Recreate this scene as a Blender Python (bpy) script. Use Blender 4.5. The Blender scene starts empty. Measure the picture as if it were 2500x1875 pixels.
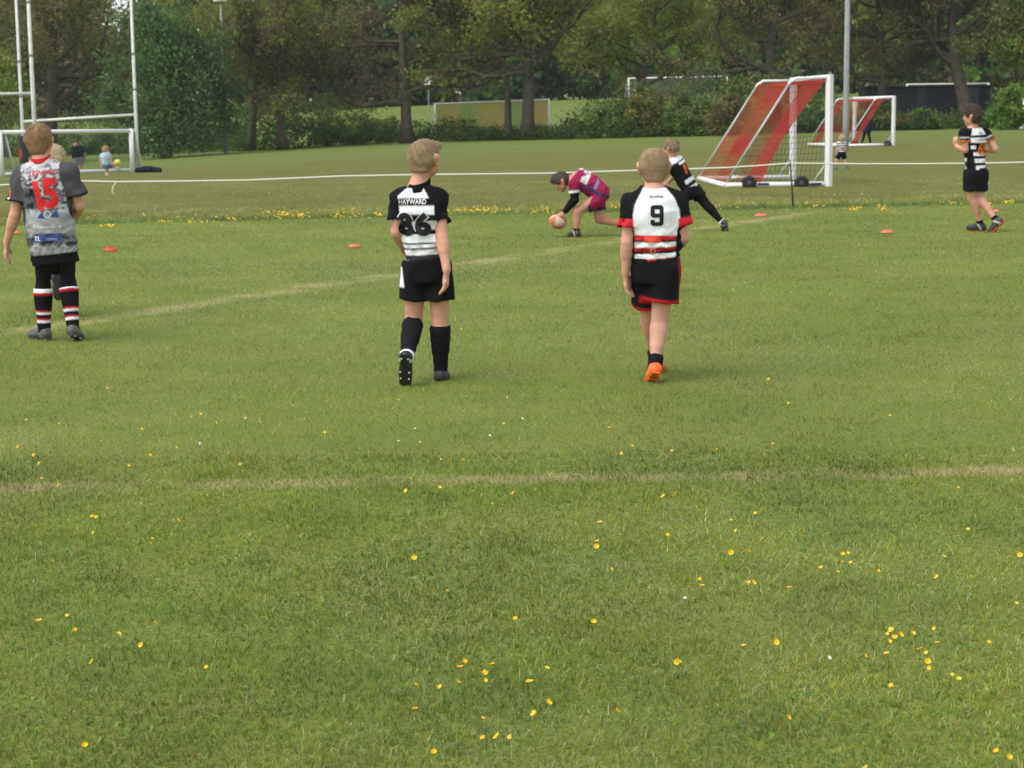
import bpy, bmesh, math, random
import numpy as np
from mathutils import Vector, Matrix
from mathutils.bvhtree import BVHTree

SC = bpy.context.scene
COL = SC.collection
rad = math.radians
RNG = np.random.default_rng(7)
random.seed(7)

# ------------------------------------------------------------------ camera, sky, sun, exposure
FPX, HORIZ, ROLL, CAMZ = 4500.0, 265.0, rad(0.7), 1.6
PITCH = math.atan((937.5 - HORIZ) / FPX)
_F = np.array([0, math.cos(PITCH), -math.sin(PITCH)])
_R0 = np.array([1.0, 0, 0]); _U0 = np.array([0, math.sin(PITCH), math.cos(PITCH)])
_R = _R0 * math.cos(ROLL) - _U0 * math.sin(ROLL)
_U = _U0 * math.cos(ROLL) + _R0 * math.sin(ROLL)
CAMP = np.array([0, 0, CAMZ])
cam_d = bpy.data.cameras.new('camera'); cam = bpy.data.objects.new('camera', cam_d); COL.objects.link(cam)
cam_d.sensor_width = 36; cam_d.lens = 36 * FPX / 2500; cam_d.clip_start = 0.1; cam_d.clip_end = 4000
cam.matrix_world = Matrix([[_R[0], _U[0], -_F[0], 0], [_R[1], _U[1], -_F[1], 0], [_R[2], _U[2], -_F[2], CAMZ], [0, 0, 0, 1]])
cam_d.dof.use_dof = True; cam_d.dof.focus_distance = 7.2; cam_d.dof.aperture_fstop = 9.5
SC.camera = cam

SUN_AZ, SUN_EL = rad(-125), rad(60)          # azimuth from +Y towards +X
w = bpy.data.worlds.new('World'); SC.world = w; w.use_nodes = True
nt = w.node_tree; nt.nodes.clear()
sky = nt.nodes.new('ShaderNodeTexSky'); sky.sky_type = 'NISHITA'; sky.sun_disc = False
sky.sun_elevation = SUN_EL; sky.sun_rotation = SUN_AZ; sky.air_density = 1.0; sky.dust_density = 1.2; sky.ozone_density = 1.0
hs = nt.nodes.new('ShaderNodeHueSaturation'); hs.inputs['Saturation'].default_value = 0.35
bg = nt.nodes.new('ShaderNodeBackground'); bg.inputs['Strength'].default_value = 0.15
wo = nt.nodes.new('ShaderNodeOutputWorld')
nt.links.new(sky.outputs[0], hs.inputs['Color']); nt.links.new(hs.outputs[0], bg.inputs[0]); nt.links.new(bg.outputs[0], wo.inputs[0])
sun_d = bpy.data.lights.new('sun', 'SUN'); sun_d.energy = 1.5; sun_d.angle = rad(50); sun_d.color = (1, 0.94, 0.82)
sun = bpy.data.objects.new('sun', sun_d); COL.objects.link(sun)
_sd = Vector((math.sin(SUN_AZ) * math.cos(SUN_EL), math.cos(SUN_AZ) * math.cos(SUN_EL), math.sin(SUN_EL)))
sun.rotation_euler = _sd.to_track_quat('Z', 'Y').to_euler()
SC.view_settings.view_transform = 'Standard'; SC.view_settings.look = 'None'
SC.view_settings.exposure = 0.74; SC.view_settings.gamma = 1.0; SC.view_settings.use_curve_mapping = False
SC.render.engine = 'CYCLES'
try:
    SC.cycles.use_denoising = True
    SC.cycles.max_bounces = 6; SC.cycles.diffuse_bounces = 3; SC.cycles.transparent_max_bounces = 6
except Exception: pass

# ------------------------------------------------------------------ terrain and pixel helpers
def sstep(a, b, x):
    t = np.clip((np.asarray(x, float) - a) / (b - a), 0, 1); return t * t * (3 - 2 * t)
def zt(x, y):
    x = np.asarray(x, float); y = np.asarray(y, float)
    xc = np.clip(x, -32, 18)
    c = -0.35 + 0.0225 * xc - 0.0007 * np.where(xc < 0, xc * xc, 0)
    return sstep(38, 92, y) * c + sstep(126, 190, y) * 2.6 + sstep(190, 420, y) * 3.0
def ray(px, py):
    return _F + _R * (px - 1250) / FPX - _U * (py - 937.5) / FPX
def at(px, py, Y):
    d = ray(px, py); return CAMP + d * (Y / d[1])
def hit(px, py, h=0.0):
    d = ray(px, py)
    if d[2] < 0:                                   # the pitch itself is flat
        t = (h - CAMZ) / d[2]; p = CAMP + d * t
        if p[1] < 38: return p
    y = 36.0; prev = 35.0
    while y < 400:
        p = CAMP + d * (y / d[1]); g = p[2] - (float(zt(p[0], p[1])) + h)
        if g <= 0:
            lo, hi = prev, y
            for _ in range(30):
                m = (lo + hi) / 2; p = CAMP + d * (m / d[1])
                if p[2] - (float(zt(p[0], p[1])) + h) > 0: lo = m
                else: hi = m
            return p
        prev = y; y *= 1.01
    return CAMP + d * (300 / d[1])

# ------------------------------------------------------------------ numpy noise
def _hash(ix, iy, iz, s):
    n = (ix * 374761393 + iy * 668265263 + iz * 2147483647 + s * 1274126177) & 0xFFFFFFFF
    n = ((n ^ (n >> 13)) * 1274126177) & 0xFFFFFFFF
    return ((n ^ (n >> 16)) & 0xFFFF) / 65535.0
def vn(x, y, z=None, s=0):
    x = np.asarray(x, float); y = np.asarray(y, float); z = np.zeros_like(x) if z is None else np.asarray(z, float)
    ix, iy, iz = np.floor(x).astype(np.int64), np.floor(y).astype(np.int64), np.floor(z).astype(np.int64)
    fx, fy, fz = x - ix, y - iy, z - iz
    fx, fy, fz = [t * t * (3 - 2 * t) for t in (fx, fy, fz)]
    o = 0
    for a in (0, 1):
        for b in (0, 1):
            for c in (0, 1):
                o = o + _hash(ix + a, iy + b, iz + c, s) * (fx if a else 1 - fx) * (fy if b else 1 - fy) * (fz if c else 1 - fz)
    return o
def fbm(x, y, z=None, s=0, o=3):
    v, a, t = 0, 1.0, 0
    for i in range(o):
        v = v + a * vn(np.asarray(x) * 2**i, np.asarray(y) * 2**i, None if z is None else np.asarray(z) * 2**i, s + i); t += a; a *= .5
    return v / t

# ------------------------------------------------------------------ mesh helpers
def mesh_np(name, V, Fs, col=None, smooth=True, mi=None):
    """V (n,3); Fs list of (m,k) int arrays; col (n,3) vertex colour"""
    me = bpy.data.meshes.new(name); V = np.ascontiguousarray(V, np.float32)
    me.vertices.add(len(V)); me.vertices.foreach_set('co', V.ravel())
    loops = np.concatenate([f.ravel() for f in Fs]).astype(np.int32)
    tot = np.concatenate([np.full(len(f), f.shape[1], np.int32) for f in Fs])
    st = np.concatenate([[0], np.cumsum(tot)[:-1]]).astype(np.int32)
    me.loops.add(len(loops)); me.loops.foreach_set('vertex_index', loops)
    me.polygons.add(len(tot)); me.polygons.foreach_set('loop_start', st)
    me.polygons.foreach_set('use_smooth', np.full(len(tot), smooth))
    if mi is not None: me.polygons.foreach_set('material_index', mi.astype(np.int32))
    me.update(calc_edges=True)
    if col is not None:
        a = me.color_attributes.new('Col', 'FLOAT_COLOR', 'POINT')
        c = np.ones((len(V), 4), np.float32); c[:, :3] = col; a.data.foreach_set('color', c.ravel())
    return me
def obj(name, me, mat=None, parent=None, loc=None):
    o = bpy.data.objects.new(name, me); COL.objects.link(o)
    for m in (mat if isinstance(mat, (list, tuple)) else [mat]):
        if m is not None and me is not None: me.materials.append(m)
    if parent is not None: o.parent = parent
    if loc is not None: o.location = [float(v) for v in loc]
    return o
def tag(o, label=None, cat=None, group=None, kind=None):
    if label: o['label'] = label
    if cat: o['category'] = cat
    if group: o['group'] = group
    if kind: o['kind'] = kind
    return o
def empty(name, loc, label=None, cat=None, group=None):
    o = bpy.data.objects.new(name, None); COL.objects.link(o); o.location = [float(v) for v in loc]; o.empty_display_size = .2
    return tag(o, label, cat, group)
class MB:
    def __init__(s): s.v = []; s.f = []
    def add(s, V, F):
        n = sum(len(a) for a in s.v); s.v.append(np.asarray(V, float)); s.f += [[i + n for i in f] for f in F]
        return s
    def box(s, c, h, M=None):
        P = np.array([[x, y, z] for x in (-1, 1) for y in (-1, 1) for z in (-1, 1)], float) * np.asarray(h)
        if M is not None: P = P @ np.asarray(M).T
        return s.add(P + np.asarray(c), [[0, 1, 3, 2], [4, 6, 7, 5], [0, 4, 5, 1], [2, 3, 7, 6], [0, 2, 6, 4], [1, 5, 7, 3]])
    def tube(s, path, r, n=8, cap=True, twist=0):
        P = np.asarray(path, float); m = len(P); r = np.full(m, r) if np.isscalar(r) else np.asarray(r)
        V = []; ref = None
        for i in range(m):
            t = P[min(i + 1, m - 1)] - P[max(i - 1, 0)]; t = t / (np.linalg.norm(t) + 1e-9)
            if ref is None: ref = np.array([0, 0, 1.]) if abs(t[2]) < .9 else np.array([1., 0, 0])
            a = np.cross(t, ref); a /= np.linalg.norm(a) + 1e-9; b = np.cross(a, t); ref = b
            for k in range(n):
                q = 2 * math.pi * (k + .5) / n + twist; V.append(P[i] + r[i] * (math.cos(q) * a + math.sin(q) * b))
        F = [[i * n + k, i * n + (k + 1) % n, (i + 1) * n + (k + 1) % n, (i + 1) * n + k] for i in range(m - 1) for k in range(n)]
        if cap: F += [list(range(n))[::-1], [(m - 1) * n + k for k in range(n)]]
        return s.add(V, F)
    def lathe(s, prof, n=20, c=(0, 0, 0), M=None):
        V = []
        for r, z in prof:
            for k in range(n):
                q = 2 * math.pi * k / n; V.append([r * math.cos(q), r * math.sin(q), z])
        V = np.array(V)
        if M is not None: V = V @ np.asarray(M).T
        m = len(prof)
        F = [[i * n + k, i * n + (k + 1) % n, (i + 1) * n + (k + 1) % n, (i + 1) * n + k] for i in range(m - 1) for k in range(n)]
        return s.add(V + np.asarray(c), F)
    def mesh(s, name, smooth=False):
        me = bpy.data.meshes.new(name); me.from_pydata([tuple(p) for p in np.concatenate(s.v)], [], s.f); me.update()
        if smooth: me.polygons.foreach_set('use_smooth', [True] * len(me.polygons))
        return me
    def build(s, name, mat, parent=None, smooth=False, loc=None): return obj(name, s.mesh(name, smooth), mat, parent, loc)

# ------------------------------------------------------------------ materials
def mat(name, col=(.5, .5, .5), rough=.6, spec=.3, noise=.12, nscale=12, bump=0.0, bscale=60, attr=False, metal=0, transl=0, sheen=0, vmap=None):
    m = bpy.data.materials.new(name); m.use_nodes = True; n = m.node_tree; N = n.nodes; L = n.links
    b = N['Principled BSDF']; b.inputs['Roughness'].default_value = rough; b.inputs['Specular IOR Level'].default_value = spec
    b.inputs['Metallic'].default_value = metal
    if sheen: b.inputs['Sheen Weight'].default_value = sheen
    tc = N.new('ShaderNodeTexCoord')
    nz = N.new('ShaderNodeTexNoise'); nz.inputs['Scale'].default_value = nscale; nz.inputs['Detail'].default_value = 5
    L.new(tc.outputs['Object'], nz.inputs['Vector'])
    mr = N.new('ShaderNodeMapRange'); mr.inputs[1].default_value = .3; mr.inputs[2].default_value = .7
    mr.inputs[3].default_value = 1 - noise; mr.inputs[4].default_value = 1 + noise
    L.new(nz.outputs['Fac'], mr.inputs[0])
    mx = N.new('ShaderNodeVectorMath'); mx.operation = 'SCALE'
    if attr:
        at_ = N.new('ShaderNodeAttribute'); at_.attribute_name = 'Col'; L.new(at_.outputs['Color'], mx.inputs[0])
    else: mx.inputs[0].default_value = col
    L.new(mr.outputs[0], mx.inputs['Scale']); L.new(mx.outputs[0], b.inputs['Base Color'])
    if bump:
        bz = N.new('ShaderNodeTexNoise'); bz.inputs['Scale'].default_value = bscale; bz.inputs['Detail'].default_value = 4
        L.new(tc.outputs['Object'], bz.inputs['Vector'])
        bp = N.new('ShaderNodeBump'); bp.inputs['Strength'].default_value = bump; bp.inputs['Distance'].default_value = .02
        L.new(bz.outputs['Fac'], bp.inputs['Height']); L.new(bp.outputs[0], b.inputs['Normal'])
    if transl:
        out = N['Material Output']; tr = N.new('ShaderNodeBsdfTranslucent'); L.new(mx.outputs[0], tr.inputs[0])
        ms = N.new('ShaderNodeMixShader'); ms.inputs[0].default_value = transl
        L.new(b.outputs[0], ms.inputs[1]); L.new(tr.outputs[0], ms.inputs[2]); L.new(ms.outputs[0], out.inputs[0])
    return m
M_SKIN = mat('skin', attr=True, rough=.55, spec=.35, noise=.07, nscale=9, bump=.05, bscale=180)
M_SKIN.node_tree.nodes['Principled BSDF'].inputs['Subsurface Weight'].default_value = 0.0
M_CLOTH = mat('jersey_cloth', attr=True, rough=.85, spec=.12, noise=.03, nscale=25, bump=.14, bscale=45)
M_HAIR = mat('hair', attr=True, rough=.6, spec=.3, noise=.35, nscale=160, bump=.5, bscale=220)
M_BOOT = mat('boot_leather', attr=True, rough=.45, spec=.4, noise=.12, nscale=40, bump=.1)
M_PRINT = {}
def M_print(c):
    k = tuple(round(v, 3) for v in c)
    if k not in M_PRINT: M_PRINT[k] = mat('print_%d' % len(M_PRINT), c, .6, .3, .06)
    return M_PRINT[k]
M_WHITE = mat('white_paint', (.8, .8, .78), .45, .4, .07, 3, bump=.05)
M_WHITE_DIRTY = mat('weathered_white_paint', (.7, .7, .66), .55, .3, .16, 2.5)
M_STEEL = mat('galvanised_steel', (.27, .29, .29), .6, .3, .12, 4)
M_ALU = mat('aluminium', (.42, .44, .44), .45, .4, .1, 6, metal=.3)
M_RUBBER = mat('rubber', (.03, .03, .03), .8, .2, .2, 20)
M_DARKGREEN = mat('dark_green_paint', (.02, .05, .035), .6, .3, .2, 8)
M_ROPE = mat('white_rope', (.8, .78, .68), .7, .2, .08, 40)
M_CONE_R = mat('red_plastic', (.66, .05, .03), .5, .3, .08, 8)
M_CONE_O = mat('orange_plastic', (.66, .16, .09), .5, .3, .08, 8)
M_LEAF = mat('leaves', attr=True, rough=.6, spec=.25, noise=.15, nscale=.7, transl=.45)
M_BARK = mat('bark', (.1, .086, .062), .9, .1, .35, 3, bump=.6, bscale=14)
M_GRASS = mat('grass_blades', attr=True, rough=.5, spec=.35, noise=.1, nscale=3, transl=.5)
M_NET = mat('net_cord', attr=True, rough=.7, spec=.2, noise=.1, nscale=8)
M_PETAL = mat('buttercup_petal', (.72, .49, .015), .3, .5, .06, 80)
M_PETAL2 = mat('buttercup_petal_deep', (.8, .44, .01), .35, .5, .08, 80)
M_DAISY = mat('daisy_petal', (.8, .8, .78), .5, .3, .05, 80)
M_STEM = mat('flower_stem', (.25, .36, .08), .6, .3, .15, 60)

# ------------------------------------------------------------------ ground
LN1 = (hit(60, 1190), hit(2440, 1150))           # worn line marking across the foreground
LN2 = (hit(226, 781), hit(1910, 529))            # worn diagonal line marking
ST0, ST1 = hit(0, 549), hit(2500, 494)           # strip of long grass below the rope
def line_dist(x, y, A, B):
    d = (B - A)[:2]; L = np.linalg.norm(d); d = d / L
    return (x - A[0]) * -d[1] + (y - A[1]) * d[0], ((x - A[0]) * d[0] + (y - A[1]) * d[1]) / L

def ground_material():
    m = bpy.data.materials.new('turf'); m.use_nodes = True; n = m.node_tree; N = n.nodes; L = n.links
    b = N['Principled BSDF']; b.inputs['Roughness'].default_value = .9; b.inputs['Specular IOR Level'].default_value = .15
    g = N.new('ShaderNodeNewGeometry')
    def noise(scale, det=4, vec=None, rough=.55):
        t = N.new('ShaderNodeTexNoise'); t.inputs['Scale'].default_value = scale; t.inputs['Detail'].default_value = det
        t.inputs['Roughness'].default_value = rough
        L.new(vec or g.outputs['Position'], t.inputs['Vector']); return t.outputs['Fac']
    def rng(v, a, b_, c=0, d=1):
        r = N.new('ShaderNodeMapRange'); r.interpolation_type = 'SMOOTHSTEP'
        for i, q in enumerate((a, b_, c, d)): r.inputs[i + 1].default_value = q
        L.new(v, r.inputs[0]); return r.outputs[0]
    def mix(f, a, b_):
        x = N.new('ShaderNodeMix'); x.data_type = 'RGBA'
        for s_, q in ((6, a), (7, b_)):
            if isinstance(q, tuple): x.inputs[s_].default_value = (*q, 1)
            else: L.new(q, x.inputs[s_])
        if isinstance(f, float): x.inputs[0].default_value = f
        else: L.new(f, x.inputs[0])
        return x.outputs[2]
    def math_(op, a, b_=None):
        x = N.new('ShaderNodeMath'); x.operation = op
        for i, q in enumerate((a, b_)):
            if q is None: continue
            if isinstance(q, (int, float)): x.inputs[i].default_value = q
            else: L.new(q, x.inputs[i])
        return x.outputs[0]
    def ldist(A, B):
        d = (B - A)[:2]; d = d / np.linalg.norm(d)
        v = N.new('ShaderNodeVectorMath'); v.operation = 'DOT_PRODUCT'; L.new(g.outputs['Position'], v.inputs[0])
        v.inputs[1].default_value = (-d[1], d[0], 0)
        return math_('ADD', v.outputs['Value'], float(A[0] * d[1] - A[1] * d[0]))
    sep = N.new('ShaderNodeSeparateXYZ'); L.new(g.outputs['Position'], sep.inputs[0])
    st = N.new('ShaderNodeMapping'); st.inputs['Scale'].default_value = (.55, 1, 1); L.new(g.outputs['Position'], st.inputs[0]); sv = st.outputs[0]
    near = mix(rng(noise(1.1, 5, sv), .35, .65), (0.168, 0.219, 0.034), (0.237, 0.258, 0.060))
    near = mix(rng(noise(55, 3), .3, .7), (0.120, 0.159, 0.029), near)
    far = mix(rng(noise(.16, 5, sv), .36, .64), (0.138, 0.150, 0.031), (0.185, 0.168, 0.048))
    far = mix(rng(noise(1.3, 5, sv, .7), .3, .75), (0.103, 0.116, 0.026), far)
    far = mix(math_('MULTIPLY', rng(noise(9, 3, sv, .8), .6, .75), .5), far, (0.241, 0.224, 0.086))
    sd = ldist(ST0, ST1)
    col = mix(rng(sd, -.35, .1), near, far)
    green = mix(rng(noise(.4, 4), .35, .65), (0.112, 0.172, 0.034), (0.146, 0.194, 0.047))
    col = mix(math_('MULTIPLY', rng(sep.outputs['Y'], 62, 108), .75), col, green)
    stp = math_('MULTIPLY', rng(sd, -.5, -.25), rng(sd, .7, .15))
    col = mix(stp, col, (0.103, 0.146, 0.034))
    for A, B, wd in ((LN1, (0.310, 0.258, 0.129), .085), (LN2, (0.318, 0.310, 0.120), .16)):
        dd = math_('ABSOLUTE', math_('ADD', ldist(*A), math_('MULTIPLY', math_('SUBTRACT', noise(1.5, 2), .5), .2)))
        f = math_('MULTIPLY', rng(dd, wd * 1.8, wd * .4), rng(noise(1.6, 4), .35, .65, .1, 1))
        e = rng(sep.outputs['Y'], 29, 27)
        col = mix(math_('MULTIPLY', f, e), col, B)
    L.new(col, b.inputs['Base Color'])
    bp = N.new('ShaderNodeBump'); bp.inputs['Strength'].default_value = .6; bp.inputs['Distance'].default_value = .05
    L.new(noise(22, 6, None, .7), bp.inputs['Height']); L.new(bp.outputs[0], b.inputs['Normal'])
    return m
ys = np.concatenate([np.linspace(-300, -10, 12), np.arange(-6, 60, 1.2), np.arange(60, 240, 3), np.geomspace(240, 1500, 20)])
xs = np.concatenate([-np.geomspace(46, 900, 14)[::-1], np.arange(-44, 45, 2.), np.geomspace(46, 900, 14)])
GX, GY = np.meshgrid(xs, ys); GZ = zt(GX, GY)
nx = len(xs); idx = np.arange(GX.size).reshape(GX.shape)
Q = np.stack([idx[:-1, :-1], idx[:-1, 1:], idx[1:, 1:], idx[1:, :-1]], -1).reshape(-1, 4)
M_TURF = ground_material()
tag(obj('ground', mesh_np('ground', np.stack([GX, GY, GZ], -1).reshape(-1, 3), [Q]), M_TURF), kind='structure')

# ------------------------------------------------------------------ grass blades (mown turf, long strip, dry stalks)
def blades(x, y, h, w, lean, col, segs, bend=.45):
    n = len(x); z = zt(x, y); a = RNG.uniform(0, 2 * np.pi, n); b = RNG.uniform(0, 2 * np.pi, n)
    side = np.stack([np.cos(a), np.sin(a), np.zeros(n)], -1) * (w / 2)[:, None]
    ld = np.stack([np.cos(b), np.sin(b), np.zeros(n)], -1)
    P = np.stack([x, y, z - .004], -1); up = np.array([0, 0, 1.])
    tip = P + ld * (h * np.sin(lean))[:, None] + up * (h * np.cos(lean))[:, None]
    if segs == 1:
        V = np.stack([P - side, P + side, tip], 1).reshape(-1, 3); i = np.arange(n) * 3
        return V, [np.stack([i, i + 1, i + 2], -1)], np.repeat(col, 3, 0)
    l2 = lean * bend; mid = P + ld * (h * .55 * np.sin(l2))[:, None] + up * (h * .55 * np.cos(l2))[:, None]
    V = np.stack([P - side, P + side, mid + side * .75, mid - side * .75, tip], 1).reshape(-1, 3); i = np.arange(n) * 5
    c = np.repeat(col, 5, 0)
    return V, [np.stack([i, i + 1, i + 2, i + 3], -1), np.stack([i + 3, i + 2, i + 4], -1)], c
def turf_points(dens, d0, d1, pw=1.3, wid=.292):
    K = dens * 4.5**pw * 2 * wid; N = int(K * (d1**(2 - pw) - d0**(2 - pw)) / (2 - pw))
    u = RNG.uniform(0, 1, N); y = (d0**(2 - pw) + u * (d1**(2 - pw) - d0**(2 - pw)))**(1 / (2 - pw))
    x = RNG.uniform(-1, 1, N) * (wid * y + .15)
    return x, y
G_PAL = np.array([[.188, .266, .03], [.288, .32, .04], [.146, .236, .06], [.33, .33, .1], [.53, .455, .22]])
def turf_colour(x, y):
    n = len(x)
    p1 = fbm(x * .8, y * .5, s=3); p2 = fbm(x * 2.7, y * 1.9, s=11); p3 = fbm(x * 1.6 + 30, y * 1.1, s=23)
    wts = np.stack([.55 + 1.4 * (p1 - .5), .5 + 1.6 * (p2 - .5), .34 + 3.0 * (p3 - .5), .32 - 1.2 * (p1 - .5), np.full(n, .035) + .35 * np.clip(.42 - p3, 0, 1)], -1).clip(.01)
    sd, _ = line_dist(x, y, ST0, ST1)
    for A, wd, a in ((LN1, .075, .95), (LN2, .14, 1.3)):
        dd, t = line_dist(x, y, *A); dd = dd + (fbm(x * 2, y * 2, s=40) - .5) * .16
        wts[:, 4] += a * np.exp(-(dd / wd)**2) * (2.2 * np.clip(fbm(x * 1.2, y * 1.2, s=50) - .22, 0, 1)) * (t < 1.03)
        wts[:, 3] += 1.6 * a * np.exp(-(dd / wd)**2) * (t < 1.03)
    far = sstep(-.3, .2, sd)[:, None]
    wts = wts * (1 - far) + far * np.array([.25, .35, .1, .9, .22])
    wts /= wts.sum(1, keepdims=True); c = np.cumsum(wts, 1); r = RNG.uniform(0, 1, (n, 1))
    k = (r > c).sum(1).clip(0, 4)
    tone = (.32 + .56 * fbm(x * 5, y * 3.5, s=70) + .98 * fbm(x * .8, y * .62, s=77)) * RNG.uniform(.62, 1.36, n)
    return G_PAL[k] * tone[:, None], sd
def grass():
    Vs, F3, F4, Cs = [], [], [], []; off = 0
    def push(r):
        nonlocal off
        V, Fs, c = r; Vs.append(V); Cs.append(c)
        for f in Fs: (F3 if f.shape[1] == 3 else F4).append(f + off)
        off += len(V)
    for d0, d1, segs, dens in ((3.9, 8.5, 2, 8600), (8.5, 42, 1, 9300)):
        x, y = turf_points(dens, d0, d1)
        c, sd = turf_colour(x, y)
        tuft = fbm(x * 4.5, y * 4.5, s=5)
        h = RNG.uniform(.02, .042, len(x)) * (.55 + .95 * tuft); strip = (sd > -.25) & (sd < 3.6)
        strip_h = RNG.uniform(.05, .12, len(x)) * (.5 + fbm(x * 2.2, y * 2.2, s=9)) * (1 - .6 * sstep(.6, 3.6, sd))
        h = np.where(strip, strip_h, h); h = np.where(sd > 3.6, h * .75, h)
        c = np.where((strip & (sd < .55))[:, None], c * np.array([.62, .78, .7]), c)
        if segs == 1: c = c * .94
        wd = .0021 + .00026 * y
        push(blades(x, y, h, wd * RNG.uniform(.7, 1.3, len(x)), RNG.uniform(.5, 1.52, len(x)), c, segs))
    x, y = turf_points(42, 3.9, 24, 1.0)                     # dry cut stalks lying in the turf
    push(blades(x, y, RNG.uniform(.04, .13, len(x)), .0016 + .0002 * y, RNG.uniform(1.3, 1.53, len(x)),
                np.array([.48, .45, .25]) * RNG.uniform(.7, 1.25, (len(x), 1)), 2, .93))
    x, y = turf_points(18, 3.9, 24, 1.0)                      # taller seed stems
    push(blades(x, y, RNG.uniform(.06, .12, len(x)), .0014 + .0002 * y, RNG.uniform(.1, .7, len(x)),
                np.array([.2, .24, .07]) * RNG.uniform(.7, 1.2, (len(x), 1)), 2))
    x, y = turf_points(260, 3.9, 7.2, 1.4); m_ = fbm(x * 1.3, y * 1.3, s=91) > .5; x, y = x[m_], y[m_]     # broad weed leaves in patches
    push(blades(x, y, RNG.uniform(.025, .055, len(x)), RNG.uniform(.007, .014, len(x)), RNG.uniform(1.0, 1.5, len(x)),
                np.array([.24, .36, .07]) * RNG.uniform(.75, 1.3, (len(x), 1)), 2))
    x, y = turf_points(900, 3.9, 20, 1.4); m_ = fbm(x * .9 + 7, y * .6, s=95) > .55; x, y = x[m_], y[m_]    # paler blades in patches, a whitish sheen put into their colour
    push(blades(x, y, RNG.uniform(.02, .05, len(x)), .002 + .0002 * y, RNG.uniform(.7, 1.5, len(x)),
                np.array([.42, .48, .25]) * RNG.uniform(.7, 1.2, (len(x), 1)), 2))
    # one consistent poly list: triangles then quads
    return mesh_np('grass', np.concatenate(Vs), [np.concatenate(F3), np.concatenate(F4)], np.concatenate(Cs), False)
tag(obj('grass', grass(), M_GRASS), 'short mown green grass covering the playing field', 'grass', kind='stuff')

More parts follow.
